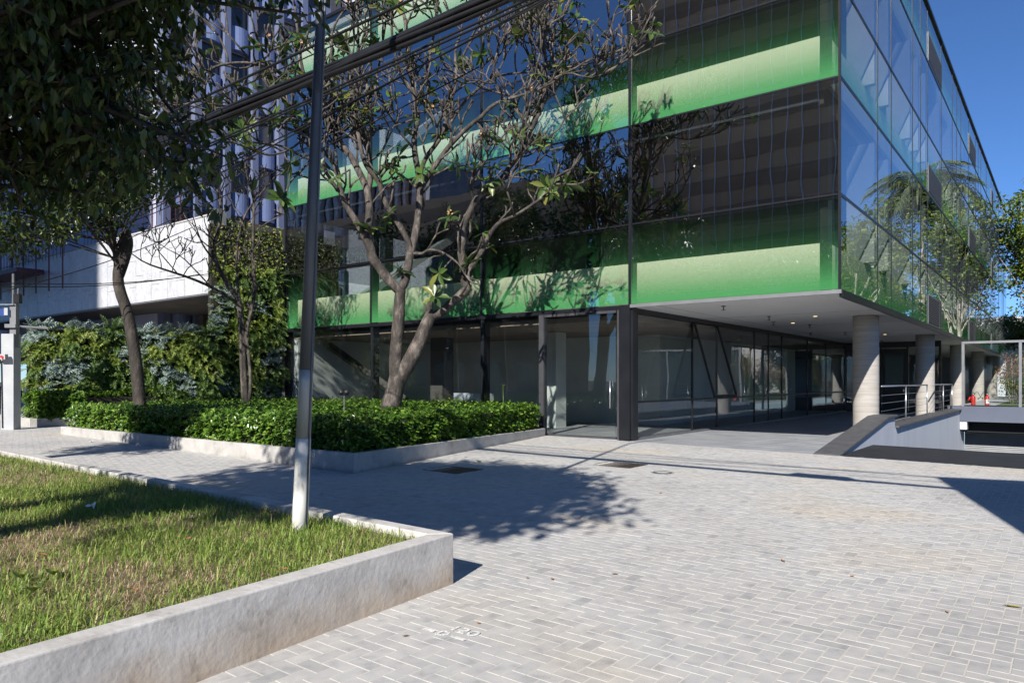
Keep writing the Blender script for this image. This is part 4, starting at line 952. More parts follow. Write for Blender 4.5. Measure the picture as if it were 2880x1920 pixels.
# --- the frangipani: limbs traced from the photograph, laid out round its own depth
ZT = 17.0
fbase = RAY(1098,1215,ZT); fbase = (fbase[0],fbase[1],hz1-.1)
ft = thing('frangipani_tree', 'twin stemmed frangipani with bare forking branches and sparse leaf rosettes', 'tree', fbase)
CH = [ # (pixels, depth offset start -> end, radius start -> end)
 ([(1085,1225),(1098,1150),(1108,1105),(1119,1062)],(0,0),(.30,.255)),
 ([(1119,1075),(1111,1035),(1115,968),(1121,907),(1123,846),(1127,813)],(0,-.1),(.2,.155)),
 ([(1127,820),(1099,795),(1070,756),(1046,723),(1042,695),(1021,654)],(-.1,-.5),(.145,.125)),
 ([(1023,660),(1004,625),(973,579),(958,540),(952,498),(946,468),(916,430),(880,395)],(-.5,-.9),(.085,.05)),
 ([(950,535),(946,529),(925,497),(904,464),(880,450),(850,440)],(-.7,-1.3),(.055,.03)),
 ([(1030,655),(1038,632),(1040,583),(1034,537),(1019,502),(1000,464),(981,430),(954,399),(931,365),(905,300)],(-.5,-.2),(.125,.06)),
 ([(1034,545),(1042,500),(1042,468),(1038,430),(1023,391),(1015,353),(992,319),(965,270)],(-.4,.5),(.085,.04)),
 ([(1017,360),(1029,315),(1035,270),(1030,220)],(.3,.7),(.05,.035)),
 ([(1127,813),(1140,789),(1148,744),(1154,715)],(-.1,.1),(.14,.125)),
 ([(1154,720),(1152,686),(1127,638),(1099,597),(1082,568),(1065,506),(1034,475),(1021,445),(1008,380),(1000,320)],(.1,-.6),(.085,.05)),
 ([(1154,718),(1168,662),(1176,613),(1180,563),(1183,525),(1176,483),(1166,430),(1164,384),(1176,334),(1168,285),(1160,246),(1150,150),(1140,60)],(.1,.6),(.115,.055)),
 ([(1178,500),(1195,445),(1226,407),(1241,384),(1260,322),(1271,276),(1285,238),(1280,150)],(.3,1.0),(.07,.035)),
 ([(1241,390),(1276,330),(1307,284),(1345,250),(1380,219),(1430,208),(1491,204),(1545,195)],(.7,1.0),(.05,.025)),
 ([(1183,530),(1215,480),(1255,420),(1311,361),(1353,330),(1380,300),(1414,282),(1468,269),(1529,246)],(.3,-.5),(.075,.03)),
 ([(1158,712),(1189,715),(1205,700),(1241,707),(1270,725),(1290,742)],(.1,-.6),(.04,.025)),
 ([(1112,1080),(1130,1050),(1152,1017),(1180,960),(1201,907),(1213,882)],(0,.1),(.25,.175)),
 ([(1210,890),(1209,862),(1211,848)],(.1,.0),(.10,.075)),
 ([(1210,890),(1246,878),(1274,846),(1307,821),(1316,808),(1303,786),(1303,744),(1295,700),(1303,678),(1299,640),(1319,602),(1334,567),(1353,544),(1384,529),(1414,502),(1433,468),(1468,430),(1483,391),(1502,345),(1525,303),(1533,257),(1537,223),(1535,170)],(.1,-.2),(.14,.045)),
 ([(1303,780),(1330,745),(1349,717),(1365,678),(1395,632),(1414,621),(1449,606),(1475,590),(1525,556)],(-.1,-1.2),(.065,.032)),
 ([(1390,525),(1430,495),(1468,498),(1498,514),(1544,518),(1583,518)],(0,-.8),(.035,.02)),
 ([(1334,570),(1326,540),(1326,506),(1345,480)],(0,-.5),(.035,.02)),
 ([(1483,391),(1478,330),(1495,280),(1500,240)],(-.2,-.6),(.035,.02)),
 ([(1433,470),(1455,440),(1490,440),(1530,400)],(-.1,-.9),(.03,.018)),
 ([(900,410),(860,380),(780,352),(700,352),(620,350),(540,352),(470,342)],(-.9,-2.6),(.05,.022)),
 ([(925,340),(870,290),(800,215),(763,188),(694,175),(612,182),(551,222),(500,250)],(-.3,-2.4),(.055,.02)),
 ([(920,345),(880,280),(850,200),(840,120),(830,20)],(-.3,-.3),(.055,.03)),
 ([(935,370),(940,280),(930,190),(935,90)],(-.2,.5),(.05,.03)),
 ([(990,320),(985,230),(1010,140),(1005,40)],(.5,.6),(.045,.03)),
 ([(1029,300),(1060,220),(1075,130),(1090,30)],(.6,1.1),(.04,.028)),
 ([(1165,300),(1195,220),(1215,130),(1230,40)],(.5,1.2),(.05,.03)),
 ([(1165,270),(1120,190),(1100,100),(1105,20)],(.5,-.2),(.045,.028)),
 ([(1283,200),(1320,120),(1370,60),(1400,0)],(1.0,.6),(.035,.022)),
 ([(1530,260),(1500,180),(1510,100),(1570,40),(1600,-30)],(-.2,.2),(.035,.02)),
 ([(1537,230),(1580,190),(1640,185),(1690,170)],(-.2,-.7),(.028,.015)),
 ([(1525,245),(1590,200),(1650,220),(1700,215)],(-.4,-1.0),(.026,.015)),
 ([(900,415),(850,480),(815,510),(800,555)],(-.9,-1.5),(.03,.018)),
 ([(860,385),(820,420),(760,440),(715,425)],(-1.0,-2.2),(.03,.018)),
 ([(790,350),(750,300),(700,310),(640,300)],(-1.4,-2.4),(.03,.018)),
]
NODES = []; trunk_m = MB(); limb_m = MB(); tips = []
for ci,(pp,dz_,rr) in enumerate(CH):
    n_ = len(pp); P_ = []
    for i,(x,y) in enumerate(pp):
        t = i/(n_-1); P_.append(RAY(x,y,ZT+dz_[0]+(dz_[1]-dz_[0])*t))
    R_ = [(rr[0]+(rr[1]-rr[0])*i/(n_-1))*(.80 if rr[0] > .1 else .9) for i in range(n_)]
    P2,R2 = smooth_chain(P_,R_,2)
    R2 = [r_*(1+.10*mnoise.noise(Vector(q)*4.0)) for q,r_ in zip(P2,R2)]
    (trunk_m if ci in (0,1,8,15) else limb_m).tube(P2,R2,14 if rr[0] > .1 else 8)
    for q,r_ in zip(P2,R2): NODES.append((q,r_,ci))
    if rr[1] < .07: tips.append((P2[-1],(P2[-1]-P2[-3]).normalized(),R2[-1]))
    if ci not in (0,1,2,8,15,16):
        for q in range(5,len(P2)-2):
            if random.random() < .36*(1.0 if P2[q].z > 6 else .35):
                d_ = (P2[q+1]-P2[q]).normalized(); s_ = Vector((random.gauss(0,1),random.gauss(0,1),abs(random.gauss(.5,.6))))
                tips.append((P2[q],(d_*.4+s_.normalized()*.8).normalized(),min(R2[q]*.6,.028)))
twig_m = MB(); ENDS = []
thick = True
def twig(p, d, r, L_, lvl):
    pts = [p]; dd = d.copy()
    for k in range(3):
        dd = (dd+Vector((random.gauss(0,.2),random.gauss(0,.2),random.gauss(.10,.14)))).normalized(); pts.append(pts[-1]+dd*(L_/3))
    r1_ = max(r*.84,.017 if thick else .011); twig_m.tube(pts,[r,r*.93,(r+r1_)/2,r1_],5 if r < .03 else 6)
    if lvl <= 0 or pts[-1].z > 11.5: ENDS.append((pts[-1],dd)); return
    for k in range(2 if random.random() < .6 else 3):
        ax = Vector((random.gauss(0,1),random.gauss(0,1),random.gauss(0,.5))).normalized()
        nd = (dd*.75+ax*.62+Vector((0,0,.14))).normalized()
        twig(pts[-1], nd, r1_, L_*random.uniform(.6,.95), lvl-1)
for (p_,d_,r_) in tips:
    up = p_.z > 6.2
    twig(p_, d_, max(min(r_,.045),.024), random.uniform(.38,.7), (2 if random.random() < .55 else 3) if up else 1)
trunk_m.build('trunk', M['frbark'], ft, True)
limb_m.build('limbs', M['frbark'], ft, True)
o = twig_m.build('twigs', M['frbark'], ft, True); o['kind'] = 'stuff'
ROS = [(1225,838),(1095,609),(1038,648),(1027,223),(1111,284),(1187,276),(1199,315),(1004,276),(1115,491),(1191,498),(1279,460),(1122,445),(1264,621),(1237,770),(1126,762),(1241,380),
 (1338,483),(1368,376),(1460,391),(1525,399),(1495,483),(1556,452),(1533,533),(1552,548),(1594,518),(1399,472),(1380,518),(1315,743),
 (747,245),(604,302),(580,376),(694,376),(710,425),(755,327),(816,457),(800,563),(808,359),(829,229),(800,147),(776,33),(722,139),
 (847,125),(824,306),(783,237),(836,332),(972,122),(1066,23),(1117,26),(1181,38),(1236,153),(1284,173),(1353,163),(1460,107),(1580,84),(1623,102),(1590,199),(870,250),(905,330),(640,355),(670,240)]
ros = []; con = MB()
for (x,y) in ROS:
    dirv = Vector(RAY(x,y,1.0))-Vector((0,0,CAMZ)); best = None
    for q,r_,ci in NODES:
        if ci in (0,1,8,15): continue
        Zq = q.y; pt = Vector((0,0,CAMZ))+dirv*Zq; d_ = (pt-q).length
        if best is None or d_ < best[0]: best = (d_,q,pt,r_)
    d_,q,pt,r_ = best; pt = pt+Vector((0,random.uniform(-.35,.1),0))
    mid = q*.5+pt*.5+Vector((random.uniform(-.08,.08),0,-.06*min(1,d_)))
    tq = MB().tube([q,mid,pt] if d_ > .05 else [q,pt+Vector((0,0,.06))],[min(r_*.7,.024),.019,.016] if d_ > .05 else [.02,.016],6).build('leafy_twig', M['frbark'], ft, True)
    ros.append((pt,(pt-mid).normalized() if d_ > .05 else Vector((0,-.3,1)), tq))
for (p_,d_) in ENDS:
    if random.random() < .16: ros.append((p_,d_,None))
LV,LF = LEAF_T
fl_me = []
for k in range(4):
    me = bpy.data.meshes.new('leaf'); s_ = .9+.05*k
    tv = []
    for (x,y,z) in [(0,0,0),(-.05,.12,.01),(.05,.12,.01),(0,.14,-.01),(-.17,.42,.03),(.17,.42,.03),(0,.45,-.03),(-.17,.68,.0),(.17,.68,.0),(0,.7,-.07),(-.09,.88,-.06),(.09,.88,-.06),(0,1,-.16)]:
        tv.append((x*s_, y, z*(.6+.35*k)))
    tf = [(0,3,1),(0,2,3),(1,3,6,4),(3,2,5,6),(4,6,9,7),(6,5,8,9),(7,9,10),(9,8,11),(9,12,10),(9,11,12)]
    me.from_pydata(tv,[],tf); me.materials.append(M['frleaf2'] if 'frleaf2' in M else M['frleaf']); me.polygons.foreach_set('use_smooth',np.ones(len(tf),bool)); fl_me.append(me)
# single leaves get their tone from the object
m, n, p = nodes_of('frangipani_leaf_single'); oi = n.nodes.new('ShaderNodeObjectInfo'); r = ramp(n, oi.outputs['Random'], [(0,(.03,.06,.016)),(.8,(.085,.15,.03)),(1,(.24,.22,.05))])
n.links.new(r.outputs[0], p.inputs['Base Color']); p.inputs['Roughness'].default_value = .36
tr = n.nodes.new('ShaderNodeBsdfTranslucent'); n.links.new(r.outputs[0], tr.inputs[0]); mix = n.nodes.new('ShaderNodeMixShader'); mix.inputs[0].default_value = .22
n.links.new(p.outputs[0], mix.inputs[1]); n.links.new(tr.outputs[0], mix.inputs[2]); n.links.new(mix.outputs[0], n.nodes['Material Output'].inputs[0])
for me in fl_me: me.materials[0] = m
cnt = 0; bulk = [[],[],[],[]]
for (p_,d_,main) in ros:
    nl = random.randint(7,11) if main else random.randint(3,5)
    ax = (d_+Vector((0,0,.5))).normalized(); t1 = ax.cross(Vector((.3,.8,.1))).normalized(); t2 = ax.cross(t1)
    for k in range(nl):
        a_ = 2*math.pi*k/nl+random.uniform(-.3,.3); rad = t1*math.cos(a_)+t2*math.sin(a_)
        e_ = random.uniform(-.35,.75); dl = (rad+ax*e_+Vector((0,0,-.12))).normalized()
        nn = (ax*1.0-rad*e_+Vector((random.gauss(0,.2),random.gauss(0,.2),.2))).normalized()
        X_ = dl.cross(nn).normalized(); Z_ = X_.cross(dl); s_ = random.uniform(.26,.44) if main else random.uniform(.18,.3)
        w_ = s_*random.uniform(.85,1.1)
        if cnt < 300 and main:
            o = bpy.data.objects.new('leaf', fl_me[random.randrange(4)]); COL.objects.link(o); o.parent = main; L_ = p_-WLOC[main.name]
            o.matrix_local = Matrix(((X_.x*w_,dl.x*s_,Z_.x*s_,L_.x),(X_.y*w_,dl.y*s_,Z_.y*s_,L_.y),(X_.z*w_,dl.z*s_,Z_.z*s_,L_.z),(0,0,0,1))); cnt += 1
        else:
            bulk[0].append(tuple(dl)); bulk[1].append(tuple(nn)); bulk[2].append(tuple(p_)); bulk[3].append(s_)
V_,F_ = batch(LV,LF,np.array(bulk[0]),np.array(bulk[1]),np.array(bulk[2]),np.array(bulk[3])); o = obj('leaf', V_, F_, M['frleaf'], ft); o['kind'] = 'stuff'
# flowers
PET = ([(0,0,0),(-.22,.5,.1),(.22,.5,.1),(-.16,.85,.12),(.16,.85,.12),(0,1,.08)],[(0,2,1),(1,2,4),(1,4,3),(3,4,5)])
FLW = [(1185,275),(1197,290),(1210,305),(1258,598),(1275,610),(978,8),(985,28),(1030,40),(1120,10),(1185,30),(715,110),(700,290),(408,298),(870,70),(860,120),(1360,370),(1500,250),(765,115)]
for (x,y) in FLW:
    dirv = Vector(RAY(x,y,1.0))-Vector((0,0,CAMZ)); best = min(ros, key=lambda q: ((Vector((0,0,CAMZ))+dirv*q[0].y)-q[0]).length)
    pt = Vector((0,0,CAMZ))+dirv*(best[0].y-.1)
    for q in range(random.randint(2,4)):
        c_ = pt+Vector((random.gauss(0,.05),random.gauss(0,.05),random.gauss(0,.05))); D_ = []; N_ = []
        ax = Vector((random.gauss(0,.5),-.7,random.gauss(.4,.3))).normalized(); t1 = ax.cross(Vector((0,0,1))).normalized(); t2 = ax.cross(t1)
        for k in range(5):
            a_ = 2*math.pi*k/5; rad = t1*math.cos(a_)+t2*math.sin(a_); D_.append(tuple(rad+ax*.5)); N_.append(tuple(ax))
        V_,F_ = batch(PET[0],PET[1],np.array(D_),np.array(N_),np.tile(np.array(c_),(5,1)),np.full(5,random.uniform(.035,.05))); fw = obj('flower', V_, F_, M['petal'], ft)
        MB().tube([c_-ax*.05,c_],[.006,.008],5).build('flower_stalk', M['frleaf'], fw)

# --- general tree with a leafy crown
def tree(name, label, base, trunk, blobs, nlimb, nleaf, leafsz, leafm, barkm, tpl=LEAF_S, group=None, droop=.2, clump=.42, seed=1, sub=4, parent_r=None, limbr=.45, hollow=.35):
    rs = random.Random(seed); rn = np.random.default_rng(seed)
    t = thing(name, label, 'tree', base, group)
    tm = MB(); top = None
    for (pts,rads) in trunk:
        P2,R2 = smooth_chain(pts,rads,1); tm.tube(P2,R2,10)
        if top is None: top = P2
    tm.build('trunk', barkm, t, True)
    lm = MB(); cl = []
    vol = np.array([b[1][0]*b[1][1]*b[1][2] for b in blobs]); vol = vol**.55; vol = vol/vol.sum()
    for i in range(nlimb):
        b = blobs[rn.choice(len(blobs), p=vol)]
        d = Vector(rdir(1)[0]); rr_ = rs.uniform(hollow,1.0)**(1/2.2)
        e = Vector(b[0])+Vector((d.x*b[1][0],d.y*b[1][1],d.z*b[1][2]))*rr_
        src = top[rs.randint(int(len(top)*.55),len(top)-1)]
        mid = src*.45+e*.55+Vector((rs.gauss(0,.25),rs.gauss(0,.25),rs.uniform(.05,.5)))
        L_ = (e-src).length; r0 = min(trunk[0][1][-1]*limbr, .02+.014*L_)
        P2,R2 = smooth_chain([src,src*.7+mid*.3,mid,e],[r0,r0*.85,r0*.55,.008],1); lm.tube(P2,R2,5)
        cl.append(e)
        for k in range(sub):
            q = P2[rs.randint(len(P2)//2,len(P2)-2)]; dd = Vector((rs.gauss(0,1),rs.gauss(0,1),rs.gauss(0,.7))).normalized()
            e2 = q+dd*rs.uniform(.35,.95)*min(1,max(b[1])*.4); lm.tube([q,(q+e2)/2+Vector((0,0,.05)),e2],[.013,.01,.006],4); cl.append(e2)
    lm.build('limbs', barkm, t, True)
    cl = np.array([tuple(q) for q in cl]); ci_ = rn.integers(0,len(cl),nleaf)
    off = rn.normal(0,1,(nleaf,3)); off /= np.linalg.norm(off,axis=1,keepdims=True); off *= (rn.uniform(0,1,(nleaf,1))**.5)*clump
    off[:,2] *= .75; L_ = cl[ci_]+off
    D_ = off+rn.normal(0,.25,(nleaf,3))+np.array([0,0,-droop]); N_ = np.tile(np.array([0,0,1.0]),(nleaf,1))+rn.normal(0,.55,(nleaf,3))
    V_,F_ = batch(tpl[0],tpl[1],D_,N_,L_,rn.uniform(.65,1.2,nleaf)*leafsz); o = obj('crown', V_, F_, leafm, t); o['kind'] = 'stuff'
    return t
M['stleaf'] = leafmat('dark_street_tree_leaf', (.022,.036,.012), (.055,.085,.02), (.12,.15,.035), rough=.33, trans=.25)
M['farleaf'] = leafmat('bright_far_leaf', (.065,.115,.018), (.18,.26,.045), (.32,.33,.08), rough=.45, trans=.35)
M['midleaf'] = leafmat('mid_green_leaf', (.035,.07,.015), (.09,.15,.03), (.15,.20,.04), rough=.45, trans=.3)
# street tree whose crown fills the upper left
def nr(x,y,z,k=.62): return (x*k,y*k,1.53+(z-1.53)*k)
b0 = (-5.35,5.3,gz(-5.35,5.3)+BH-.1)
tree('street_tree', 'large dark leaved street tree overhanging the lawn bed and cables', b0,
     [([b0,(-5.3,5.3,1.5),(-5.15,5.4,2.6),nr(-7.6,8.8,4.9),nr(-7.0,8.9,6.0)],[.20,.17,.15,.12,.09]),([(-5.2,5.4,2.2),nr(-7.6,8.4,3.6),nr(-6.6,8.0,4.3),nr(-5.4,8.0,4.7)],[.10,.08,.05,.03])],
     [(nr(*c_),tuple(q*.62 for q in r_)) for c_,r_ in [((-6.2,8.6,6.0),(2.5,2.2,2.0)),((-4.0,8.2,6.5),(1.5,1.5,1.0)),((-4.9,8.0,5.3),(1.3,1.2,.9)),((-6.0,8.2,4.0),(1.6,1.2,.7)),((-4.6,9.0,4.3),(.9,.8,.55)),((-3.1,8.0,6.3),(1.1,1.2,.8)),((-3.9,8.4,3.9),(.95,.8,.4)),((-9.4,5.6,7.6),(2.4,2.6,1.3)),((-7.7,5.6,6.6),(1.5,1.6,.8)),((-6.2,7.4,7.6),(2.2,1.6,1.0)),((-4.4,7.0,7.6),(1.6,1.4,.9))]],
     270, 27000, .105, M['stleaf'], M['dkbark'], tpl=LEAF_T, seed=11, sub=5, clump=.26, droop=.5)
# street tree further down the kerb, shading the left of the hedge
b9 = (-10.6,9.6,gz(-10.6,9.6)+BH-.1)
tree('street_tree', 'third street tree down the kerb, dappling the pavement beside the small bed', b9,
     [([b9,(-10.5,9.6,1.8),(-10.3,9.7,3.4),(-10.0,9.7,5.0)],[.24,.2,.17,.12])],
     [((-9.8,9.6,5.8),(2.0,2.2,1.2)),((-10.6,8.4,5.2),(1.5,1.5,.9))], 90, 9000, .15, M['stleaf'], M['dkbark'], tpl=LEAF_T, seed=15, sub=5, clump=.38, droop=.4)
# street tree beside the viewer, throwing the big shadow on the paving
b1 = (-6.6,.2,gz(-6.6,.2)+BH-.1)
tree('street_tree', 'second street tree further along the kerb, shading the middle of the paving', b1,
     [([b1,(-6.5,.3,1.8),(-6.2,.5,3.6),(-5.6,.7,5.4),(-5.2,.8,6.6)],[.28,.24,.2,.16,.1])],
     [((-4.7,.4,6.6),(2.5,2.5,1.25)),((-3.4,1.4,6.3),(1.3,1.5,.8)),((-3.6,-.9,6.4),(1.3,1.3,.8)),((-6.8,2.2,6.6),(1.8,2.0,1.1))],
     170, 21000, .21, M['stleaf'], M['dkbark'], tpl=LEAF_T, seed=5, sub=5, clump=.42, droop=.4)
# dark trunk in the hedge bed
ZA = 18.6
def chain(pp, Z_, dz_=(0,0)): return [RAY(x,y,Z_+dz_[0]+(dz_[1]-dz_[0])*i/(len(pp)-1)) for i,(x,y) in enumerate(pp)]
t1p = chain([(398,1230),(392,1119),(384,1029),(371,940),(359,878),(335,813),(331,772)],ZA); b2 = (t1p[0][0],t1p[0][1],hz1-.1); t1p[0] = b2
tree('kerbside_tree', 'dark leaning trunk with a lopped stump and leafy head in the hedge bed', b2,
     [(t1p+chain([(331,740),(322,690),(310,645),(302,600),(290,540),(270,470)],ZA,(0,-.6)), [.17,.155,.15,.14,.14,.135,.13,.085,.075,.07,.065,.06,.05]),
      (chain([(331,790),(340,760),(352,715),(356,680),(350,655)],ZA),[.11,.13,.15,.17,.14]),
      (chain([(300,600),(330,560),(380,520),(430,480)],ZA,(0,-.8)),[.06,.05,.04,.02])],
     [((-10.4,17.6,6.6),(1.7,1.5,1.1)),((-8.6,17.4,6.4),(1.0,1.0,.55)),((-11.8,18.0,7.8),(2.0,1.6,1.5)),((-12.6,18,5.2),(1.0,1.2,.6)),((-9.4,18.4,9.4),(1.8,1.6,1.2))],
     60, 9000, .17, M['stleaf'], M['dkbark'], tpl=LEAF_T, seed=21, clump=.38, sub=4)
# bare forked sapling
ZB_ = 21.0
sp_ = thing('bare_sapling', 'slender leafless tree with forking stems in front of the tall living wall', 'tree', RAY(694,1190,ZB_))
sm = MB(); tips2 = []
for pp,dz_,rr in [([(696,1200),(690,1127),(684,1030),(682,968),(678,886),(669,837)],(0,0),(.12,.085)),
  ([(669,840),(633,789),(604,731),(600,695),(616,642),(624,584),(610,530),(590,480)],(0,-.3),(.075,.035)),
  ([(686,1000),(694,927),(710,862),(718,805),(714,760),(710,703),(713,640),(714,601),(714,561),(701,519),(690,470)],(0,.2),(.06,.028)),
  ([(672,845),(667,780),(664,720),(672,660),(690,600),(720,560),(750,525)],(0,.2),(.04,.02)),
  ([(664,850),(653,842),(592,805),(531,780),(469,760),(408,740),(367,711)],(0,-1.2),(.055,.014)),
  ([(592,805),(550,760),(510,720),(470,700)],(-.5,-.9),(.022,.010)),([(500,770),(470,735),(440,700),(430,665)],(-.8,-1.2),(.018,.009)),
  ([(604,735),(570,690),(555,650),(540,600)],(-.1,-.5),(.03,.012)),([(712,690),(690,640),(660,590),(650,560)],(.1,-.3),(.025,.012)),([(700,1130),(706,1080),(700,1000),(694,950)],(0,0),(.05,.045))]:
    P_ = chain(pp,ZB_,dz_); P2,R2 = smooth_chain(P_,[rr[0]+(rr[1]-rr[0])*i/(len(P_)-1) for i in range(len(P_))],1); sm.tube(P2,R2,8)
    if rr[1] < .04:
        tips2.append((P2[-1],(P2[-1]-P2[-2]).normalized(),R2[-1]))
        for q in range(3,len(P2)-1):
            if random.random() < .55: tips2.append((P2[q],Vector((random.gauss(0,.7),random.gauss(0,.5),random.uniform(.3,1))).normalized(),R2[q]*.5))
sm.build('trunk', M['frbark'], sp_, True)
thick = False; twig_m = MB(); ENDS = []
for (p_,d_,r_) in tips2: twig(p_,d_,min(max(r_,.012),.02),random.uniform(.3,.55),2)
o = twig_m.build('twigs', M['frbark'], sp_, True); o['kind'] = 'stuff'

# ================================================================== LEFT END: SMALL BED, GATE POST, SIGN, CAR
sbA = Vector(G(50,1196)[:2]); sbB = Vector(G(86,1201)[:2]); sbC = Vector(G(225,1197)[:2])
zb_ = gz(*sbA)
k2 = thing('small_bed_kerb', 'short grey kerb of the small planted bed beside the gate post', 'kerb', (sbB.x,sbB.y,zb_))
up2 = Vector((dS[0],dS[1]))
o = MB().prism(ccw([tuple(sbB),tuple(sbC),tuple(sbC+up2*.14),tuple(sbB+up2*.14)]), zb_-.1, zb_+.24).build('wall', M['kerbwall'], k2); bevel(o,.012,2)
o = MB().prism(ccw([tuple(sbA),tuple(sbB-(sbB-sbA)*.05),tuple(sbB-(sbB-sbA)*.05+up2*.14),tuple(sbA+up2*.14)]), zb_-.1, zb_+.238).build('wall', M['kerbwall'], k2); bevel(o,.012,2)
sp2 = [tuple(sbA+up2*.14),tuple(sbB+up2*.14),tuple(sbC+up2*.14),tuple(sbC+up2*2.6),tuple(sbA+up2*2.4)]
MB().prism(ccw(sp2), zb_-.05, zb_+.16).build('soil', M['bedsoil'], k2)
hedge('small_hedge', 'small clump of rounded glossy leaves behind the short kerb by the gate post', sp2, zb_+.15, zb_+1.0, 5200, [(sp2[0],sp2[1],.12),(sp2[1],sp2[2],.26)], M['hedgeleaf'], leaf=.11)
M['whitepaint'] = pmat('white_painted_post', (.36,.37,.39), (.43,.44,.45), 3, rough=.6, coord='World')
gpz = 20.2
gp = thing('gate_post', 'white square gate post with a mast, floodlight and conduits at the far end', 'post', RAY(30,1190,gpz))
bx = RAY(31,1190,gpz); zg = gz(bx[0],bx[1])
MB().box((bx[0],bx[1],zg+1.3),(.34,.3,2.7)).build('post', M['whitepaint'], gp)
tp = RAY(41,860,gpz)
MB().box((tp[0],tp[1],3.05),(.17,.15,1.2)).build('mast', M['framelt'], gp)
MB().tube([(tp[0]-.04,tp[1],3.6),(tp[0]-.04,tp[1],4.5)],.03,6).tube([(tp[0]+.06,tp[1],3.4),(tp[0]+.1,tp[1],4.1)],.02,6).build('conduit', M['framelt'], gp)
fl = RAY(50,840,gpz); MB().box(fl,(.16,.14,.26)).build('floodlight', M['frame'], gp)
MB().box((tp[0]-.02,tp[1]-.1,RAY(0,917,gpz)[2]),(.3,.12,.1)).tube([(tp[0],tp[1],RAY(0,917,gpz)[2]),(tp[0]+.75,tp[1]+.3,RAY(0,921,gpz)[2])],.035,6).build('bracket', M['framelt'], gp)
MB().tube([(bx[0]-.12,bx[1]-.17,zg+.05),(bx[0]-.15,bx[1]-.17,zg+1.9)],.015,5).build('cable', M['black'], gp)
M['signblue'] = pmat('blue_sign_enamel', (.02,.05,.22), rough=.4)
sg = thing('street_sign', 'dark blue sign plate with a pale end panel on the gate mast', 'sign', RAY(8,880,gpz-.1))
q = RAY(2,878,gpz-.15); MB().box(q,(.26,.02,.20)).build('plate', M['signblue'], sg)
q = RAY(15,876,gpz-.15); MB().box((q[0]+.02,q[1]-.002,q[2]),(.10,.02,.2)).build('end_panel', M['whitepaint'], sg)
q = RAY(-25,868,gpz-.15); MB().box((q[0]+.15,q[1]+.03,q[2]+.12),(.9,.03,.03)).build('arm', M['framelt'], sg)
# warning lamp on the gate
wl = thing('warning_lamp', 'small red warning lamp in a white housing on the gate post', 'lamp', RAY(6,1003,gpz-.2))
q = RAY(5,1003,gpz-.3); MB().box(q,(.26,.12,.14)).build('housing', M['whitepaint'], wl)
M['redlamp'], n, p = nodes_of('red_lamp_glow'); p.inputs['Base Color'].default_value = (.5,.01,.01,1); p.inputs['Emission Color'].default_value = (1,.02,.02,1); p.inputs['Emission Strength'].default_value = 1.5
MB().lathe((q[0]+.05,q[1]-.09,q[2]-.03),[(.03,0),(.035,.02),(.035,.05),(.02,.06)],12).build('lens', M['redlamp'], wl)
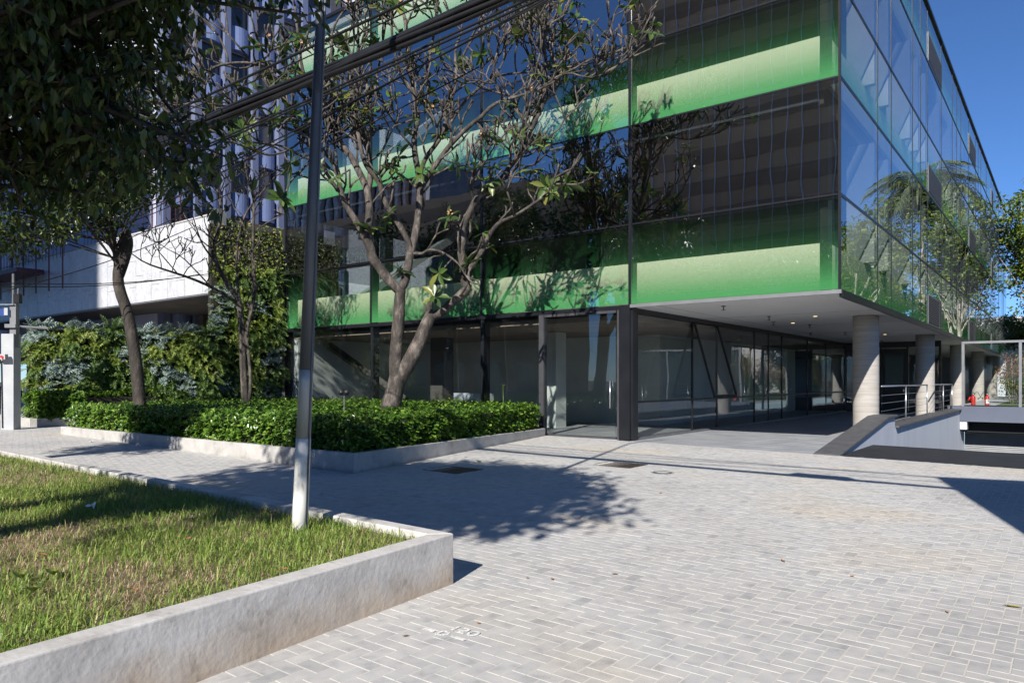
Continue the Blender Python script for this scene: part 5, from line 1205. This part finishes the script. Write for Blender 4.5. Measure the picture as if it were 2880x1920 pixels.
# cars
def car(name, label, loc, rz, paint, sc_=1.0):
    t = thing(name, label, 'car', loc); t.rotation_euler = (0,0,0)
    R_ = Matrix.Rotation(rz,3,'Z'); L0 = Vector(loc)
    def W_(x,y,z): return tuple(L0+R_@Vector((x*sc_,y*sc_,z*sc_)))
    sec = [(-2.05,.45,.62,.78),(-2.0,.3,.95,.82),(-1.55,.25,1.02,.86),(-.2,.22,1.0,.88),(.9,.22,.98,.88),(1.6,.25,.86,.84),(2.0,.3,.75,.76),(2.08,.45,.6,.66)]
    V = []; F_ = []
    for (x,zl,zh,hw) in sec:
        for (yy,zz) in ((-hw*.92,zl),(-hw,(zl+zh)/2),(-hw*.94,zh),(hw*.94,zh),(hw,(zl+zh)/2),(hw*.92,zl)): V.append(W_(x,yy,zz))
    for i in range(len(sec)-1):
        for k in range(6): F_.append((i*6+k,(i+1)*6+k,(i+1)*6+(k+1)%6,i*6+(k+1)%6))
    F_ += [tuple(reversed(range(6))),tuple(range((len(sec)-1)*6,len(sec)*6))]
    body = obj('body', V, F_, paint, t, True)
    cab = [(-1.7,1.0,.74,1.01),(-1.15,1.42,.62,0),(-.2,1.49,.62,0),(.35,1.44,.60,0),(1.05,.98,.74,0)]
    V = []; F_ = []
    for i,(x,zh,hw,_) in enumerate(cab): V += [W_(x,-hw,zh),W_(x,hw,zh),W_(x,-.80,.93),W_(x,.80,.93)]
    for i in range(len(cab)-1):
        a_ = 4*i; F_ += [(a_,a_+4,a_+5,a_+1),(a_+2,a_+6,a_+4,a_),(a_+1,a_+5,a_+7,a_+3)]
    obj('cabin', V, F_, M['winglass'], t, True)
    V = []; F_ = []
    for (x,zh,hw) in ((-1.2,1.415,.60),(-.7,1.478,.61),(-.2,1.497,.62),(.1,1.485,.61),(.36,1.445,.59)): V += [W_(x,-hw,zh+.006),W_(x,hw,zh+.006),W_(x,-hw,zh+.03),W_(x,hw,zh+.03)]
    for i in range(4):
        a_ = 4*i; F_ += [(a_+2,a_+6,a_+7,a_+3),(a_,a_+4,a_+6,a_+2),(a_+5,a_+1,a_+3,a_+7)]
    obj('roof', V, F_, paint, t, True)
    for (x,y) in ((-1.3,-.86),(-1.3,.86),(1.3,-.86),(1.3,.86)):
        wh = MB().tube([W_(x,y-.1,.31),W_(x,y+.1,.31)],.31*sc_,20).build('wheel', M['black'], t, True); MB().tube([W_(x,y-.11,.31),W_(x,y+.11,.31)],.19*sc_,14).build('rim', M['steel'], wh, True)
    for y in (-.62,.62):
        P8 = [W_(-2.06,y-.14,.72),W_(-1.98,y-.14,.72),W_(-1.98,y+.14,.72),W_(-2.06,y+.14,.72),W_(-2.04,y-.14,.9),W_(-1.98,y-.14,.9),W_(-1.98,y+.14,.9),W_(-2.04,y+.14,.9)]
        MB().hexa(P8).build('tail_lamp', M['red'], t)
        P8 = [W_(2.0,y-.16,.62),W_(2.07,y-.16,.62),W_(2.07,y+.16,.62),W_(2.0,y+.16,.62),W_(1.98,y-.16,.74),W_(2.04,y-.16,.74),W_(2.04,y+.16,.74),W_(1.98,y+.16,.74)]
        MB().hexa(P8).build('headlight', M['white'], t)
    return t, W_
M['carwhite'] = pmat('white_car_paint', (.72,.73,.74), rough=.2); M['carblue'] = pmat('dark_blue_car_paint', (.015,.03,.09), rough=.2)
car('parked_car', 'dark blue car parked in the recess behind the gate post', BG(33.5,-6.2), math.atan2(dS[1],dS[0]), M['carblue'])
uc,vc = -3.75,10.6; rs_ = zs_(vc,uc)
tcar, Wc = car('descending_car', 'white car low on the garage ramp with only its roof showing', B(uc,vc,rs_-.02), math.atan2(dS[1],dS[0]), M['carwhite'])
MB().hexa([Wc(-1.24,-.2,1.43),Wc(-1.18,-.2,1.43),Wc(-1.18,.2,1.43),Wc(-1.24,.2,1.43),Wc(-1.24,-.2,1.47),Wc(-1.18,-.2,1.475),Wc(-1.18,.2,1.475),Wc(-1.24,.2,1.47)]).build('brake_light', M['redlamp'], tcar)
MB().tube([Wc(-1.0,0,1.47),Wc(-1.15,0,1.85)],.008,5).build('antenna', M['black'], tcar)

# ================================================================== POLE AND CABLES
pz = gz(-1.9,6.3)+BH-.12
pb = None
Zp = 6.2
for _ in range(20): 
    xq = (842-CX)/FPX*Zp; Zp = FPX*(CAMZ-(gz(xq,Zp)+BH-.13))/(1512-HY)
pb = Vector(((842-CX)/FPX*Zp, Zp, gz((842-CX)/FPX*Zp,Zp)+BH-.13))
ptp = Vector(RAY(904,0,Zp)); axis = (ptp-pb).normalized(); Hp = 7.6
pole = thing('street_pole', 'leaning tapered steel pole with a white painted foot in the lawn bed', 'pole', tuple(pb))
def pr(h): return .064-(.064-.0345)*min(h/5.4,1.15)
def pp_(h): return pb+axis*h
M['polegrey'] = pmat('shade_dark_pole_grey', (.075,.085,.10), (.11,.12,.14), 2.5, rough=.45, metal=.2, coord='World', stretch=(4,4,.6))  # darker than the bare section: shade on the upper pole put into its colour
M['polebare'] = pmat('bare_galvanised_pole', (.30,.32,.33), (.40,.41,.41), 5, rough=.5, metal=.3, coord='World', stretch=(4,4,.8))
M['polewhite'] = pmat('chipped_white_paint', (.52,.50,.46), (.70,.69,.66), 9, rough=.7, coord='World', stretch=(3,3,1), stops=[(.28,(.36,.30,.24)),(.40,(.62,.60,.56)),(.7,(.72,.71,.68))])
h1 = .83; h2 = 1.4
hs = [-.05,.3,.6,h1]; MB().tube([pp_(h) for h in hs],[pr(h)+.002 for h in hs],20).build('painted_foot', M['polewhite'], pole, True)
hs = [h1,1.3,h2]; MB().tube([pp_(h) for h in hs],[pr(h) for h in hs],20).build('bare_section', M['polebare'], pole, True)
hs = [h2,3,4.5,Hp]; MB().tube([pp_(h) for h in hs],[pr(h)+.001 for h in hs],20).build('shaft', M['polegrey'], pole, True)
sd = Vector((1,-.55,0)).normalized()
hs = [.0,1.5,3,5,6.5]; MB().tube([pp_(h)+sd*(pr(h)+.004) for h in hs],.009,6).build('conduit', M['polegrey'], pole, True)
q = pp_(3.87)+Vector((.012,-pr(3.9)-.003,0)); MB().box(tuple(q),(.028,.006,.33)).build('number_plate', M['polegrey'], pole)
for k in range(7): MB().box((q.x,q.y-.004,q.z+.12-.042*k),(.012,.003,.022)).build('raised_digit', M['polegrey'], pole)
MB().tube([pp_(Hp-.05),pp_(Hp)+Vector((.3,.2,.25)),pp_(Hp)+Vector((.9,.6,.3))],.03,8).build('arm', M['polegrey'], pole, True)
M['cable'] = pmat('black_cable_sheath', (.006,.006,.007), (.013,.013,.015), 6, rough=.5)
def line_cable(name, label, px0, px1, v_off, r, sag=.08, wob=0.0, group='overhead cables', ph=0.0, w_amp=0.0):
    """a cable running with the street above v = const; two pixels of it fix its height"""
    t_pts = []
    def on(px_,py_):
        k = (px_-CX)/FPX; vv = v_off-uv_of(0,0)[1]; Z_ = vv/(dS[0]*k+dS[1]); return Vector(RAY(px_,py_,Z_))
    a,b = on(*px0),on(*px1); d = b-a; pts = []
    for i in range(41):
        t_ = -.55+2.6*i/40; q = a+d*t_; q.z += -sag*(1-(2*(t_-.75)/2.6)**2)+sag*.6
        q += Vector((0,0,1))*w_amp*math.sin(t_*9+ph)+Vector((dS[0],dS[1],0))*w_amp*math.cos(t_*9+ph); pts.append(q)
    o = MB().tube(pts,r,7).build(name, M['cable'], None, True); tag(o,label,'cable',group); return pts
main = None
cb_ = [(0,0),( .035,.01),(-.03,.015),(.012,.04),(-.02,-.03),(.03,-.028),(.0,.075),(-.035,.05)]
for i,(dv,dzz) in enumerate(cb_):
    py0,py1 = 388-dzz*230, 4-dzz*330
    pts = line_cable('bundled_cable','strand of the thick black cable bundle crossing behind the pole',(480,py0+i%3*3),(1385,py1),-11.53+dv,.023,sag=.05,w_amp=.012,ph=i*.9,group='strands of the main cable bundle')
    if i == 0: main = pts
for i,(p0,p1,r_,lab) in enumerate([((335,384),(1140,4),.017,'upper paired cable strung above the main bundle'),((335,395),(1190,8),.008,'thin wire hung just below the upper paired cable'),
     ((570,412),(1400,30),.014,'thick wire strung just under the main cable bundle'),((575,418),(1420,38),.012,'second wire strung under the main cable bundle'),((600,420),(1330,95),.006,'fine wire lower than the bundle, crossing the leaf rosettes'),
     ((560,500),(1300,118),.009,'lower wire sagging past the frangipani crown'),((630,482),(1505,8),.008,'steep lower wire rising to the cable coil'),((500,610),(830,450),.007,'lowest slanting wire in front of the bare sapling')]):
    line_cable('overhead_wire',lab,p0,p1,-11.2+.12*(i%3),r_,sag=.04+.02*(i%3),group='single wires')
# cable splice box and coil hanging on the bundle
def at_px(px_,v_off,pts):
    return min(pts,key=lambda q:abs(CX+q.x/q.y*FPX-px_) if q.y > .4 else 1e9)
cq = Vector(RAY(1455,-2,5.6))
coil = thing('cable_coil', 'flat black coil of spare cable hanging from the bundle at the top', 'cable', tuple(cq))
for k in range(4):
    MB().tube([(cq.x+(.17-.012*k)*math.cos(a_),cq.y+(.17-.012*k)*math.sin(a_)*.8,cq.z+.035+.03*math.sin(a_)+.012*k) for a_ in np.linspace(0,2*math.pi,33)],.014,6,cap=False).build('loop', M['cable'], coil, True)
# box whose shadow lies on the paving: trace its ground shadow back up the sun's rays to the bundle
gsx = G(2310,1340)
for i in range(400):
    q = Vector(gsx)-ldir*(i*.05)
    if uv_of(q.x,q.y)[1] < -11.5: break
jb = thing('splice_box', 'long black splice box clamped to the overhead cable bundle', 'box', tuple(q))
ud = Vector((dF[0],dF[1],0)); 
MB().tube([q-ud*.5,q-ud*.42,q+ud*.42,q+ud*.5],[.06,.15,.15,.06],12).build('casing', M['cable'], jb, True)
for s_ in (-.25,.25): MB().tube([q+ud*s_,q+ud*s_+Vector((0,0,.2))],.012,6).build('clamp', M['steel'], jb)
# thin service wires near the marble band
for (p0,p1,Z0_,Z1_,lab) in [((0,822),(540,640),15,19,'service wire sloping up across the marble band'),((0,796),(590,770),16,20,'thin service wire strung level across the marble band'),((0,806),(560,772),16,20,'thin second service wire under the level one'),((220,655),(520,560),16,19,'pair wire rising past the stump of the leaning trunk')]:
    a_,b_ = Vector(RAY(*p0,Z0_)),Vector(RAY(*p1,Z1_)); pts = [a_.lerp(b_,t_)+Vector((0,0,-.25*math.sin(math.pi*t_)*.5)) for t_ in np.linspace(-.3,1.0,21)]
    o = MB().tube(pts,.011,5).build('service_wire', M['cable'], None, True); tag(o,lab,'cable','service wires')

# ================================================================== RIGHT SIDE GARDEN
M['lawn'] = pmat('garden_lawn', (.05,.10,.02), (.09,.16,.03), 3, rough=.9, coord='World', bump=.6, bscale=60)
o = MB().add([B(-30,22.41,.3),B(.0,22.41,.3),B(.0,75,.3),B(-30,75,.3)],[(0,3,2,1)]).build('garden', M['lawn']); o['kind'] = 'structure'
M['pathst'] = pmat('garden_path_stone', (.35,.36,.37), (.45,.46,.47), 2, rough=.7, coord='World')
o = MB().add([B(-1.0,22.42,.304),B(.45,22.42,.304),B(.45,60,.304),B(-1.0,60,.304)],[(0,3,2,1)]).build('garden_path', M['pathst']); o['kind'] = 'structure'
M['backwall'] = pmat('streaked_white_wall', (.50,.50,.51), (.64,.64,.64), .5, rough=.9, coord='World', stretch=(3,3,.3))
bwl = MB().uvbox(-32,30,58.5,58.9,-.2,7.0).build('boundary_wall', M['backwall']); tag(bwl,'tall streaked white wall closing off the garden behind the trees','wall')
bw2 = MB().uvbox(-14.4,-14,20,58.4,-.2,6.0).build('side_wall', M['backwall']); tag(bw2,'long grey boundary wall along the far side of the garden ramp','wall')
M['nandleaf'] = leafmat('nandina_leaf', (.06,.12,.02), (.15,.24,.05), (.35,.10,.03), rough=.45, trans=.35)
M['nandred'] = leafmat('red_tipped_leaf', (.20,.05,.015), (.42,.14,.05), (.20,.22,.05), rough=.5, trans=.35)
def shrub(label, base, h, r, seed, red=.25):
    rs = random.Random(seed); rn = np.random.default_rng(seed); t = thing('garden_shrub', label, 'shrub', base, group='shrubs behind the glass screen')
    sm_ = MB(); ends = []
    for k in range(16):
        a_ = rs.uniform(0,6.28); e = Vector(base)+Vector((math.cos(a_)*r*rs.uniform(.2,1),math.sin(a_)*r*rs.uniform(.2,1),h*rs.uniform(.55,1)))
        b_ = Vector(base)+Vector((math.cos(a_)*.15,math.sin(a_)*.15,-.02)); sm_.tube([b_,b_*.5+e*.5+Vector((0,0,.2)),e],[.018,.014,.006],5); ends.append(e)
        for j in range(3): ends.append(b_*(.55-.15*j)+e*(.45+.15*j)+Vector((rs.gauss(0,.15),rs.gauss(0,.15),.1)))
    sm_.build('stems', M['palebark'], t, True); E = np.array([tuple(q) for q in ends]); n_ = 3200
    ci_ = rn.integers(0,len(E),n_); off = rn.normal(0,.17,(n_,3)); L_ = E[ci_]+off; isr = (rn.uniform(size=n_) < red*1.6) & (L_[:,2] > base[2]+h*.55)
    for k,mt in ((~isr,'nandleaf'),(isr,'nandred')):
        V_,F_ = batch(LEAF_S[0],LEAF_S[1],off[k]+rn.normal(0,.1,off[k].shape),np.tile(np.array([0,0,1.]),(k.sum(),1))+rn.normal(0,.5,(k.sum(),3)),L_[k],rn.uniform(.07,.13,k.sum())); o = obj('leaves', V_, F_, M[mt], t); o['kind'] = 'stuff'
for i,(w_,v_,h_,lab) in enumerate([(1.55,30.5,2.5,'red tipped garden shrub just right of the last porch columns'),(2.5,29.5,2.7,'greener garden shrub standing beside the red tipped one'),(3.4,30.2,2.9,'tall garden shrub next to the second screen post'),(4.6,29.0,2.6,'bushy garden shrub towards the side wall'),(2.2,36,2.2,'low garden shrub further back along the path')]):
    shrub(lab, B(-w_,v_,.3), h_, .75, 40+i, (.5,.22,.2,.25,.3)[i])
for i,(w_,v_) in enumerate([(1.6,39),(2.8,41),(1.9,43.5),(3.2,45.5),(1.5,47.5)]):
    shrub(['round green shrub at the start of the path border','fuller green shrub behind the first of the path border','red tipped shrub half way along the path border','tall green shrub set back in the path border','last low shrub of the path border near the far wall'][i], B(-w_,v_,.3), (2.2,2.6,2.4,2.9,2.0)[i], .9, 140+i, (.1,.08,.4,.1,.2)[i])
def rb(w_,v_,z=.28): return B(-w_,v_,z)
def simple_tree(name, label, w_, v_, h_, r_, seed, leafm, nleaf, lsz, bark='palebark', fork=True, group='garden trees', nl=70, flat=.75, clump=.55):
    b_ = Vector(rb(w_,v_)); rs = random.Random(seed)
    top = b_+Vector((rs.uniform(-.5,.5),rs.uniform(-.5,.5),h_*.62))
    tr_ = [([tuple(b_),tuple(b_*.7+top*.3+Vector((.15,0,0))),tuple(b_*.4+top*.6+Vector((-.15,.1,0))),tuple(top)],[.2,.17,.14,.1])]
    if fork:
        for k in range(4):
            s_ = b_.lerp(top,.4+.12*k); e = s_+Vector((rs.uniform(-1.6,1.6),rs.uniform(-1.6,1.6),h_*.25)); tr_.append(([tuple(s_),tuple(s_.lerp(e,.5)+Vector((0,0,-.2))),tuple(e)],[.09,.07,.04]))
    bl = [((top.x,top.y,b_.z+h_*.78),(r_,r_,r_*flat))]
    for k in range(4): bl.append(((top.x+rs.uniform(-r_,r_)*.8,top.y+rs.uniform(-r_,r_)*.8,b_.z+h_*rs.uniform(.5,.95)),(r_*.6,r_*.6,r_*.4)))
    return tree(name,label,tuple(b_),tr_,bl,nl,nleaf,lsz,leafm,M[bark],seed=seed,clump=clump,group=group)
simple_tree('garden_tree','airy pale trunked tree at the end of the glass side front',2.7,47,14.5,4.0,61,M['farleaf'],15000,.27)
simple_tree('garden_tree','dense rounded garden tree beside the ramp wall',8.0,21,8.5,3.2,62,M['midleaf'],15000,.24)
simple_tree('garden_tree','pale forked garden tree half way along the side wall',6.8,33,12.0,3.4,63,M['farleaf'],14000,.24)
simple_tree('garden_tree','tall garden tree behind the palm',9.5,50,15.0,4.4,64,M['midleaf'],13000,.3)
simple_tree('garden_tree','bushy garden tree next to the palm foot',8.2,41,10,3.6,65,M['farleaf'],13000,.26)
simple_tree('garden_tree','low spreading tree against the tall back wall',4.6,55,9.0,3.4,66,M['midleaf'],8000,.22)
simple_tree('garden_tree','short bushy tree right behind the end of the building',.6,56,6.5,2.4,69,M['farleaf'],9000,.24)
simple_tree('garden_tree','short bushy tree in front of the white end wall beyond the shrubs',3.2,53.5,6.5,2.5,70,M['farleaf'],9000,.24)
simple_tree('garden_tree','leafy tree over the far end of the side wall',12.0,27,10.0,3.5,67,M['midleaf'],8000,.26)
simple_tree('garden_tree','small dense tree filling the gap before the palm',8.5,27.5,7.0,2.6,68,M['farleaf'],8000,.2)
# queen palm mirrored in the side front
pbz = Vector(rb(5.3,49.6)); pt_ = pbz+Vector((.3,.2,15.6))
pm = thing('queen_palm', 'tall palm with drooping feathery fronds beside the glass side front', 'palm', tuple(pbz))
P2,R2 = smooth_chain([tuple(pbz),tuple(pbz.lerp(pt_,.4)+Vector((.2,0,0))),tuple(pbz.lerp(pt_,.8)),tuple(pt_)],[.24,.19,.17,.16],2); MB().tube(P2,R2,12).build('trunk', M['palebark'], pm, True)
PF = ([],[]); nn_ = 34
for i in range(nn_):
    t_ = .12+.88*i/nn_; y = t_*(1-.28*t_*t_); z = .32*math.sin(t_*2.0)-.62*t_**2.4; ll = .28*math.sin(math.pi*(t_*.85+.12))**.6
    for s_ in (-1,1):
        k = len(PF[0]); dr_ = -.16-.1*((i*7)%5)/5
        PF[0].extend([(0,y,z),(s_*ll*.6,y+.05,z+dr_*.35),(s_*ll,y+.07,z+dr_*1.3),(s_*ll*.55,y+.068,z+dr_*.35-.012)]); PF[1].extend([(k,k+1,k+3),(k+1,k+2,k+3)])
k = len(PF[0])
for i in range(9):
    t_ = i/8; y = t_*(1-.28*t_*t_); z = .32*math.sin(t_*2.0)-.62*t_**2.4; PF[0].extend([(-.008,y,z),(.008,y,z)])
for i in range(8): PF[1].extend([(k+2*i,k+2*i+1,k+2*i+3),(k+2*i,k+2*i+3,k+2*i+2)])
M['palmleaf'] = leafmat('palm_leaflet', (.05,.08,.03), (.13,.17,.07), (.20,.22,.09), rough=.4, trans=.25)
for k in range(28):
    a_ = k*2.4; el = .95-1.35*((k*5)%28)/28; dl = Vector((math.cos(a_)*math.cos(el),math.sin(a_)*math.cos(el),math.sin(el)))
    V_,F_ = batch(PF[0],PF[1],np.array([tuple(dl)]),np.array([(0,0,1.0)])-np.array([tuple(dl)])*dl.z,np.array([tuple(pt_)]),np.array([5.0*random.uniform(.85,1.05)])); obj('frond', V_, F_, M['palmleaf'], pm)

# ================================================================== ACROSS THE STREET (mirrored in the glass)
M['bandbrown'] = pmat('brown_tinted_window_band', (.30,.175,.095), (.38,.23,.13), .3, rough=.6, coord='World')
M['brownwall'] = pmat('brown_grey_tower_wall', (.58,.35,.19), (.68,.43,.25), .15, rough=.8, coord='World')
M['grid'] = pmat('pale_grid_frame', (.65,.68,.74), rough=.6)
at_ = thing('brown_office_tower', 'tall brown office tower with a pale window grid across the street', 'building', B(24,-66,0))
MB().uvbox(11.3,37.5,-74,-60,-.3,56).build('wall', M['brownwall'], at_)
gm = MB()
for k in range(18): gm.uvbox(11.4+1.53*k-.045,11.4+1.53*k+.045,-60,-59.8,0,56)
o = gm.build('mullion_grid', M['grid'], at_); o['kind'] = 'stuff'
for k in range(16):
    MB().uvbox(11.35,37.45,-59.95,-59.9,1.6+3.4*k,3.3+3.4*k).build('window_band', M['bandbrown'], at_)
wt = thing('ribbed_white_building', 'white building with vertical ribs further down the far side of the street', 'building', B(90,-60,0))
MB().uvbox(70,110,-72,-60,-.3,34).build('wall', M['winglass'], wt)
for k in range(20): MB().uvbox(70+2*k,70.7+2*k,-60.01,-59.3,0,34).build('rib', M['fin'], wt)
for i,(u_,v_,h_,r_) in enumerate([(8,-33,9,3.6),(15,-32,10,4),(22,-33,15,4.6),(29,-32,17,5),(37,-33,18,5.4),(46,-32,17,5.2),(56,-33,15,5),(66,-32,15,5)]):
    simple_tree('far_street_tree', ['dark street tree facing the corner of the glass front','dark street tree opposite the entrance','broad street tree in front of the brown tower','tall street tree before the left end of the brown tower','street tree beyond the brown tower','big street tree in the gap between the far buildings','street tree before the ribbed white building','last big street tree along the far kerb'][i],
       -u_, v_, h_, r_, 80+i, M['midleaf'], 6500, .42, bark='dkbark', fork=False, group='trees across the street', nl=45, clump=.8)
lr = thing('brown_midrise_block', 'mid rise brown block behind the street trees across the street', 'building', B(70,-46,0))
MB().uvbox(38,125,-52,-46,-.3,23.0).build('wall', M['brownwall'], lr)
for k in range(14): MB().uvbox(39+6*k,43.5+6*k,-46.0,-45.95,.3,3.6).build('shopfront', M['winglass'], lr)
for f in range(6):
    MB().uvbox(38.5,124,-46.0,-45.95,5.0+3.1*f,6.5+3.1*f).build('window_band', M['bandbrown'], lr)
# unseen block added behind the viewer's right shoulder to cast the paving shadow
gh = thing('shadow_block', 'plain rendered block with a flat roof and window, added out of view to cast a shadow', 'building', (6,0,0))
ge = Vector(G(2880,1502)[:2]); gd = Vector((SX,SY)); 
gl_ = ge-gd*5.2; ac = Vector((gd.y,-gd.x))
MB().prism(ccw([tuple(gl_),tuple(gl_+ac*5.5),tuple(gl_+ac*5.5-gd*3),tuple(gl_-gd*3)]), -.3, 6.0).build('wall', M['greypaint'], gh)
MB().prism(ccw([tuple(gl_-ac*.0+gd*.05),tuple(gl_+ac*5.6+gd*.1),tuple(gl_+ac*5.6-gd*3.1),tuple(gl_-gd*3.1)]), 6.0, 6.15).build('roof', M['roofm'], gh)
wq = gl_+ac*2.6+gd*.03
MB().prism(ccw([tuple(wq-ac*.7),tuple(wq+ac*.7),tuple(wq+ac*.7-gd*.05),tuple(wq-ac*.7-gd*.05)]), 1.1, 2.2).build('window', M['winglass'], gh)

# ================================================================== SMALL THINGS
M['dryleaf'] = pmat('dry_brown_leaf', (.30,.14,.055), (.42,.22,.09), 30, rough=.7)
M['yelleaf'] = pmat('yellowed_leaf', (.42,.34,.08), (.5,.42,.12), 30, rough=.6)
def flat_leaf(name, label, px_, py_, s_, mat, a_, h=.004, group='fallen leaves on the pavers', cat='leaf'):
    c_ = Vector(G(px_,py_,h)); V = []
    for (x,y,z) in [(0,-.5,.02),(-.2,-.15,.10),(.2,-.15,.06),(-.22,.15,.12),(.22,.15,.05),(0,.5,.1),(0,0,.01),(0,-.7,.0)]:
        xx = x*math.cos(a_)-y*math.sin(a_); yy = x*math.sin(a_)+y*math.cos(a_); V.append((c_.x+xx*s_,c_.y+yy*s_,c_.z+.002+z*s_))
    V += [(x,y,z+.0012) for (x,y,z) in V]
    F0 = [(0,2,6),(0,6,1),(1,6,3),(6,2,4),(3,6,5),(6,4,5)]; F_ = [tuple(reversed(f)) for f in F0]+[tuple(i+8 for i in f) for f in F0]+[(7,0,8)]
    o = obj(name, V, F_, mat); tag(o,label,cat,group)
for i,(x,y,s_) in enumerate([(2202,1577,.075),(1729,1614,.06),(1553,1628,.05),(1858,1386,.06),(1484,1625,.04),(1140,1788,.05),(1345,1752,.035),(1760,1285,.06),(1690,1262,.06),(1620,1270,.06),(2397,1620,.04),(2664,1721,.045),(1310,1285,.09),(1400,1265,.08),(905,1390,.05),(1340,1445,.04)]):
    flat_leaf('fallen_leaf','small curled brown leaf lying on the grey herringbone pavers',x,y,s_,M['dryleaf'],i*1.7)
flat_leaf('yellow_leaf','large yellowed leaf lying flat on the pavers away from the beds',2848,1706,.12,M['yelleaf'],1.2,group=None)
flat_leaf('green_leaf','long green leaf lying on the pavers by the drain grate',1346,1298,.2,M['frleaf'],.5,group=None)
for (x,y) in ((254,1423),(256,1242)):
    c_ = Vector(G(x,y,BH+.03 if y > 1300 else .005)); V = []; rs = random.Random(x)
    for i in range(4):
        for j in range(4): V.append((c_.x+.018*(i-1.5)+rs.gauss(0,.006),c_.y+.022*(j-1.5)+rs.gauss(0,.006),c_.z+.015+rs.gauss(0,.012)))
    F_ = [(i*4+j,(i+1)*4+j,(i+1)*4+j+1,i*4+j+1) for i in range(3) for j in range(3)]
    o = obj('paper_scrap', V, F_, M['white']); tag(o,'crumpled white paper scrap on the grass' if y > 1300 else 'crumpled pale paper scrap on the pavement by the hedge kerb','litter'); sd_ = o.modifiers.new('t','SOLIDIFY'); sd_.thickness = .002
# stencilled survey marks
M['markpaint'], n, p = nodes_of('worn_white_marking'); g = n.nodes.new('ShaderNodeNewGeometry'); a = n.nodes.new('ShaderNodeTexNoise'); a.inputs['Scale'].default_value = 45; a.inputs['Detail'].default_value = 6; n.links.new(g.outputs['Position'], a.inputs['Vector'])
r = ramp(n, a.outputs[0], [(.35,(.50,.49,.47)),(.55,(.80,.79,.76))]); n.links.new(r.outputs[0], p.inputs['Base Color']); p.inputs['Roughness'].default_value = .85
mk = thing('stencil_mark', 'worn white stencilled figures sprayed on the pavers', 'marking', G(1300,1800))
def glyph(strokes, o_, ex, ey, w=.016):
    for (x0,y0,x1,y1) in strokes:
        d_ = Vector((x1-x0,y1-y0)); L_ = d_.length; d_ /= L_; nn = Vector((-d_.y,d_.x))*w/2
        V = []
        for (s_,q) in ((0,-1),(1,-1),(1,1),(0,1)):
            lx = x0+d_.x*L_*s_+nn.x*q; ly = y0+d_.y*L_*s_+nn.y*q; pt = o_+ex*lx+ey*ly; V.append((pt.x,pt.y,gz(pt.x,pt.y)+.0045))
        V += [(x,y,z+.0012) for x,y,z in V]
        obj('stroke', V, BOXF, M['markpaint'], mk)
o_ = Vector(G(1192,1768)[:2]); ex = (Vector(G(1392,1826)[:2])-o_).normalized(); ey = Vector((-ex.y,ex.x))
glyph([(0,0,.09,0)],o_,ex,ey,.03); glyph([(.13,-.03,.13,.05),(.13,.05,.18,.04),(.18,.04,.19,.01),(.19,.01,.17,-.02),(.17,-.02,.13,-.03)],o_,ex,ey); glyph([(.23,0,.34,0)],o_,ex,ey,.022)
glyph([(.16,.09,.16,.17)],o_,ex,ey); glyph([(.20,.165,.24,.17),(.24,.17,.25,.14),(.25,.14,.20,.085),(.20,.085,.26,.085)],o_,ex,ey)
glyph([(.31+.03*math.cos(a_),.125+.042*math.sin(a_),.31+.03*math.cos(a_+.9),.125+.042*math.sin(a_+.9)) for a_ in np.arange(0,6.2,.785)],o_,ex,ey)
for i,(x,y) in enumerate([(60,1650),(95,1690),(150,1640)]):
    c_ = Vector(G(x,y,BH-.07)); D_ = np.array([(math.cos(a_),math.sin(a_),.9) for a_ in np.arange(0,6.2,1.05)]); o = None
    V_,F_ = batch(LEAF_R[0],LEAF_R[1],D_,np.tile(np.array([0,0,1.]),(6,1)),np.tile(np.array(c_)+np.array([0,0,.05]),(6,1)),RNG.uniform(.045,.07,6)); o = obj('lawn_weed', V_, F_, M['frleaf']); tag(o,'small broad leaved weed growing in the lawn near the bed wall','weed','weeds in the lawn')
for i,(x,y,s_) in enumerate([(530,1515,.07),(120,1560,.08),(620,1420,.07),(260,1350,.08),(800,1600,.05),(380,1660,.07)]):
    flat_leaf('fallen_leaf','dead brown leaf lying among the grass of the lawn bed',x,y,s_,M['dryleaf'],i*1.3,h=BH-.0,group='dead leaves on the lawn')
# garden spotlight and a tall weed in the hedge bed
q = Vector(RAY(968,1112,15.0)); gl = thing('garden_spotlight', 'black double headed spotlight on a stake above the hedge', 'spotlight', (q.x,q.y,hz1-.1))
MB().tube([(q.x,q.y,hz1-.1),(q.x,q.y,q.z)],.012,6).build('stake', M['framelt'], gl)
for s_ in (-.055,.055): 
    o = MB().tube([(q.x+s_,q.y-.06,q.z+.06),(q.x+s_,q.y+.06,q.z+.08)],[.055,.045],12).build('lamp_head', M['black'], gl, True)
q = Vector(RAY(1415,1140,17.6)); wd = thing('tall_weed', 'single tall grass stalk standing above the hedge near the entrance', 'weed', (q.x,q.y,hz1))
MB().tube([(q.x,q.y,hz1-.1),(q.x+.01,q.y,q.z),(q.x-.005,q.y,RAY(0,1085,17.6)[2])],[.014,.012,.006],6).build('stalk', M['frleaf'], wd, True)
tz = RAY(0,1085,17.6)[2]
V_,F_ = batch(LEAF_S[0],LEAF_S[1],np.array([(math.cos(k),math.sin(k),.6) for k in range(6)]),np.tile(np.array([0,0,1.]),(6,1)),np.tile(np.array([q.x,q.y,tz]),(6,1)),np.full(6,.08)); o = obj('seed_head', V_, F_, M['creeper'], wd)
